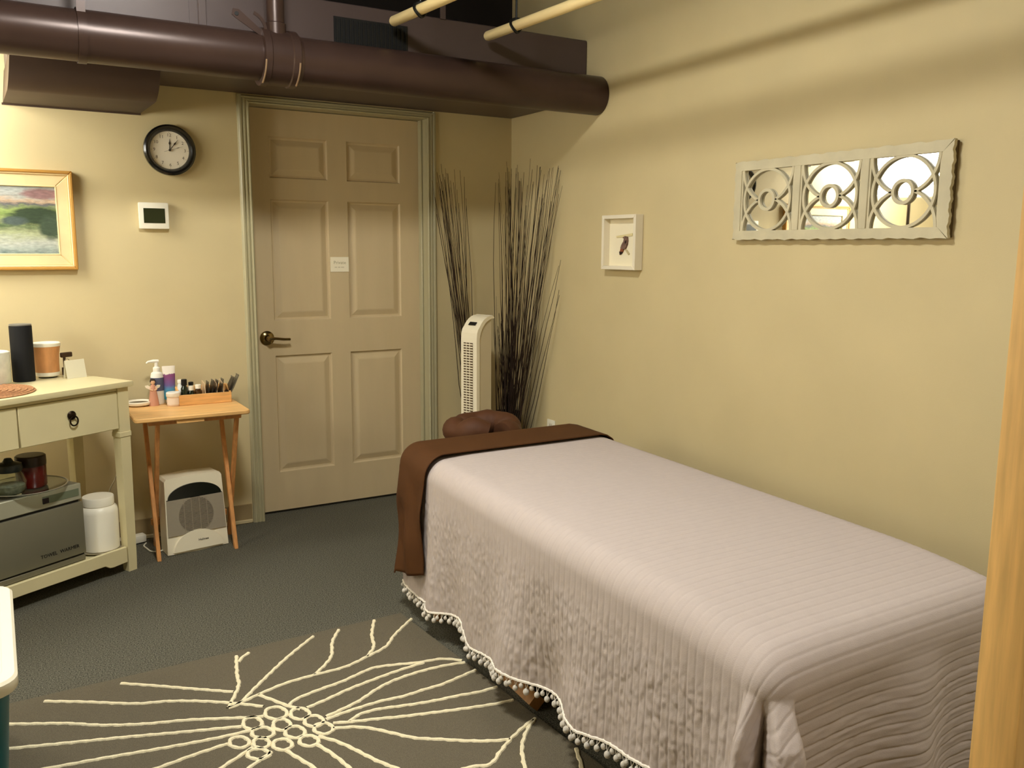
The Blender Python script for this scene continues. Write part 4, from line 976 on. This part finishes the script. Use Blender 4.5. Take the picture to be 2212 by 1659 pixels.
for k in range(56): bb('grille_slat', FWD, -.037, .031, -fd-.0150, -fd-.0120, .125+k*.0137, .125+k*.0137+.0058, gr)
for x in (-.014, .010): bb('grille_rib', FWD, x-.0015, x+.0015, -fd-.0156, -fd-.0126, .12, .89, gr)
ds = bxm((0, 0, 0), (.05, .004, .022), .001, 1); o = link('display', ds, BLACK, fb); o.location = (0, -fd+.018, .988); o.rotation_euler = (math.radians(-48), 0, 0)
for k, x in enumerate((-.022, 0, .022)):
    o = link('button', bxm((0, 0, 0), (.007, .003, .007), .001, 1), M('fan_button', (120, 100, 70), .5), fb); o.location = (x, -fd-.002, .948); o.rotation_euler = (math.radians(-25), 0, 0)

# ------------------------------------------------------------------ twig bundles
def bundle(label, base, tips, n, seed, sway, rbase):
    rnd = random.Random(seed); t = thing('twig_bundle', label, 'dried twigs', (base[0], base[1], 0), group='dried twig bundles in the corner')
    for k in range(n):
        tip = tips[k % len(tips)]; j = .0 if k < len(tips) else 1.0
        T = np.array(tip) + np.array([rnd.gauss(0, .022), rnd.gauss(0, .016), rnd.gauss(0, .05)-abs(rnd.gauss(0, .10))])*j
        T[0] = min(T[0], -.012); T[1] = min(T[1], -.012)
        a = rnd.uniform(0, 2*PI); r0 = rbase*math.sqrt(rnd.random()); B0 = np.array([base[0]+r0*math.cos(a), base[1]+r0*math.sin(a), 0.0])
        P = []
        bow = np.array([rnd.gauss(0, sway), rnd.gauss(0, sway*.6), 0])
        for i in range(9):
            s = i/8; q = B0*(1-s)+T*s + bow*math.sin(PI*s) + np.array([rnd.gauss(0, .0025), rnd.gauss(0, .002), 0])
            q[0] = min(q[0], -.010); q[1] = min(q[1], -.010); P.append(tuple(q-np.array([base[0], base[1], 0])))
        r = rnd.uniform(.0018, .0032); tube('twig', TWIG, P, [r*(1-.62*i/8) for i in range(9)], t, 5)
    return t
def tipx(px, py, y): p = at(px, py, 1, y); return (p[0], p[1], p[2])
def tipr(px, py, x): p = at(px, py, 0, x); return (p[0], p[1], p[2])
bundle('bundle of thin brown twigs leaning toward the door behind the fan', (-.25, -.10), [tipx(944+a, 372+b, -.07) for a, b in ((0, 0), (4, 6), (10, 20), (22, 2), (38, -6), (50, -4), (2, 30), (30, 18), (60, 10), (14, 4))], 30, 3, .012, .04)
bundle('upright bundle of thin brown twigs against the corner and mirror wall', (-.135, -.20), [tipx(1078, 372, -.12), tipx(1098, 362, -.12), tipx(1104, 364, -.10), tipx(1092, 372, -.14), tipr(1118, 356, -.06), tipr(1132, 372, -.06), tipr(1150, 366, -.07), tipr(1162, 357, -.06), tipr(1165, 360, -.05), tipr(1186, 369, -.05), tipr(1196, 361, -.04), tipr(1206, 358, -.04), tipr(1172, 420, -.06), tipr(1140, 400, -.08), tipr(1206, 574, -.03)], 66, 5, .016, .055)
bundle_short = [tipx(1072+6*k, 640+(k*37) % 110, -.16) for k in range(9)]
bundle('short dense bundle of dark twigs in the corner beside the fan', (-.150, -.21), bundle_short, 40, 11, .010, .05)
t = thing('floor_vase', 'dark floor vase holding the upright twigs in the corner', 'vase', (-.135, -.20, 0))
lathe('vase', M('vase_dark', (28, 20, 15), .5, nscale=8, namt=.2), [(0, 0), (.075, 0), (.085, .02), (.090, .20), (.074, .40), (.070, .46), (.076, .475), (.070, .478), (.064, .46), (.066, .40), (.080, .20), (.074, .03), (0, .03)], t, 36)

# ------------------------------------------------------------------ teal bin with cream lid, at the left edge
LZ = .42
e0, e1 = at(15, 1262, 2, LZ), at(52, 1466, 2, LZ)
tbn = thing('lidded_bin', 'teal bin with glossy cream lid on the rug at the left edge', 'bin', (e0[0]-.22, (e0[1]+e1[1])/2, RZt+.001))
hx, hy = .232, abs(e0[1]-e1[1])/2+.01
def rrect(hx, hy, r, n=7): return [(sx*(hx-r)+r*math.cos(a0+i*PI/2/(n-1)), sy*(hy-r)+r*math.sin(a0+i*PI/2/(n-1))) for sx, sy, a0 in ((1, 1, 0), (-1, 1, PI/2), (-1, -1, PI), (1, -1, 1.5*PI)) for i in range(n)]
def stack(name, mat, layers, parent):
    V = []; Fc = []; n = None
    for (ax_, ay_, r, z) in layers:
        L = rrect(ax_, ay_, r); n = len(L); V += [(x, y, z) for x, y in L]
    for k in range(len(layers)-1):
        for i in range(n): Fc.append((k*n+i, k*n+(i+1) % n, (k+1)*n+(i+1) % n, (k+1)*n+i))
    Fc += [tuple(range(n)), tuple(range((len(layers)-1)*n, len(layers)*n))]
    return link(name, pyd(V, Fc, True), mat, parent)
z0 = LZ-RZt-.001
stack('body', TEAL, [(hx-.05, hy-.05, .05, 0), (hx-.045, hy-.045, .055, .01), (hx-.018, hy-.018, .06, z0-.03), (hx-.018, hy-.018, .06, z0-.02)], tbn)
ld = stack('lid', LIDW, [(hx-.004, hy-.004, .055, z0-.034), (hx, hy, .06, z0-.028), (hx, hy, .06, z0-.006), (hx-.006, hy-.006, .056, z0), (hx-.030, hy-.030, .045, z0), (hx-.033, hy-.033, .043, z0-.004), (hx-.037, hy-.037, .04, z0-.004), (hx-.040, hy-.040, .038, z0+.001)], tbn)

# ------------------------------------------------------------------ wooden post, near right
pp = at(2165, 1190, 1, -3.72) + np.array([.022, 0, 0])
ps = thing('wooden_post', 'honey coloured upright wooden post at the right edge, nearest the viewer', 'post', (pp[0], -3.72, 0))
bb('post', WOODP, 0.0, .10, -.03, .03, 0, 2.0, ps, .004, 2); bb('foot', WOODP, -.0, .34, -.05, .05, 0, .05, ps, .004, 1)
bb('cap', WOODP, -.008, .108, -.038, .038, 2.0, 2.02, ps, .004, 1)

# ------------------------------------------------------------------ lamps of the room, plus an added fill lamp
SHE = M('lamp_shade_lit', (250, 240, 214), .8, emit=LAMP_TINT, estr=LAMP_SHADE_EMIT)
def floor_lamp(label, loc, sink):
    lp = thing('floor_lamp', label, 'lamp', loc, group='lit drum-shade floor lamps')
    z = lambda v: v-sink
    lathe('base', BRONZE, [(0, 0), (.13, 0), (.135, .008), (.12, .02), (.02, .03), (0, .03)], lp, 32)
    lathe('pole', BRONZE, [(0, .03), (.011, .03), (.011, z(1.85)), (0, z(1.85))], lp, 14)
    lathe('shade', SHE, [(.235, z(1.76)), (.240, z(1.76)), (.215, z(2.13)), (.210, z(2.13))], lp, 40)
    lathe('diffuser', SHE, [(0, z(1.762)), (.234, z(1.762)), (.234, z(1.766)), (0, z(1.766))], lp, 40)
    lathe('bulb', SHE, [(0, z(1.85)), (.02, z(1.86)), (.034, z(1.90)), (.02, z(1.94)), (0, z(1.95))], lp, 18)
floor_lamp('lit white drum-shade floor lamp seen in the fretwork mirror', (-3.0, -.42, 0), 0.0)
floor_lamp('added drum-shade fill lamp by the left wall, outside the view', (-4.2, -1.9, 0), 0.25)  # fill lamp added to brighten the hanging left side of the quilt
def ceiling_lamp(label, loc, r, es, drop=0.0, added_hood=0.0):
    t = thing('ceiling_light', label, 'ceiling light', (loc[0], loc[1], RZ-.10-drop), group='round ceiling lights')
    if added_hood: lathe('added_hood', BRONZE, [(r*1.02, .062), (r*1.05, .062), (r*1.05, -added_hood), (r*1.02, -added_hood)], t, 32)  # unseen hood added to keep this light off ducts and upper walls
    if drop: lathe('stem', BRONZE, [(0, .098), (.012, .098), (.012, .099+drop), (0, .099+drop)], t, 12)
    lathe('canopy', BRONZE, [(0, .06), (r*.8, .06), (r*.8, .099), (0, .099)], t, 32)
    lathe('diffuser', M('ceiling_glass_%d' % int(es), (250, 240, 220), .6, emit=CEIL_TINT, estr=es), [(0, 0), (r*.5, .006), (r*.85, .025), (r, .058), (0, .059)], t, 32)
ceiling_lamp('round lit pendant light above the rug, outside the view', (-2.0, -2.2), .21, CEIL_A_EMIT, .15)
ceiling_lamp('round lit ceiling light above the foot of the massage table, outside the view', (-.95, -4.5), .17, CEIL_C_EMIT, 0.0, .11)
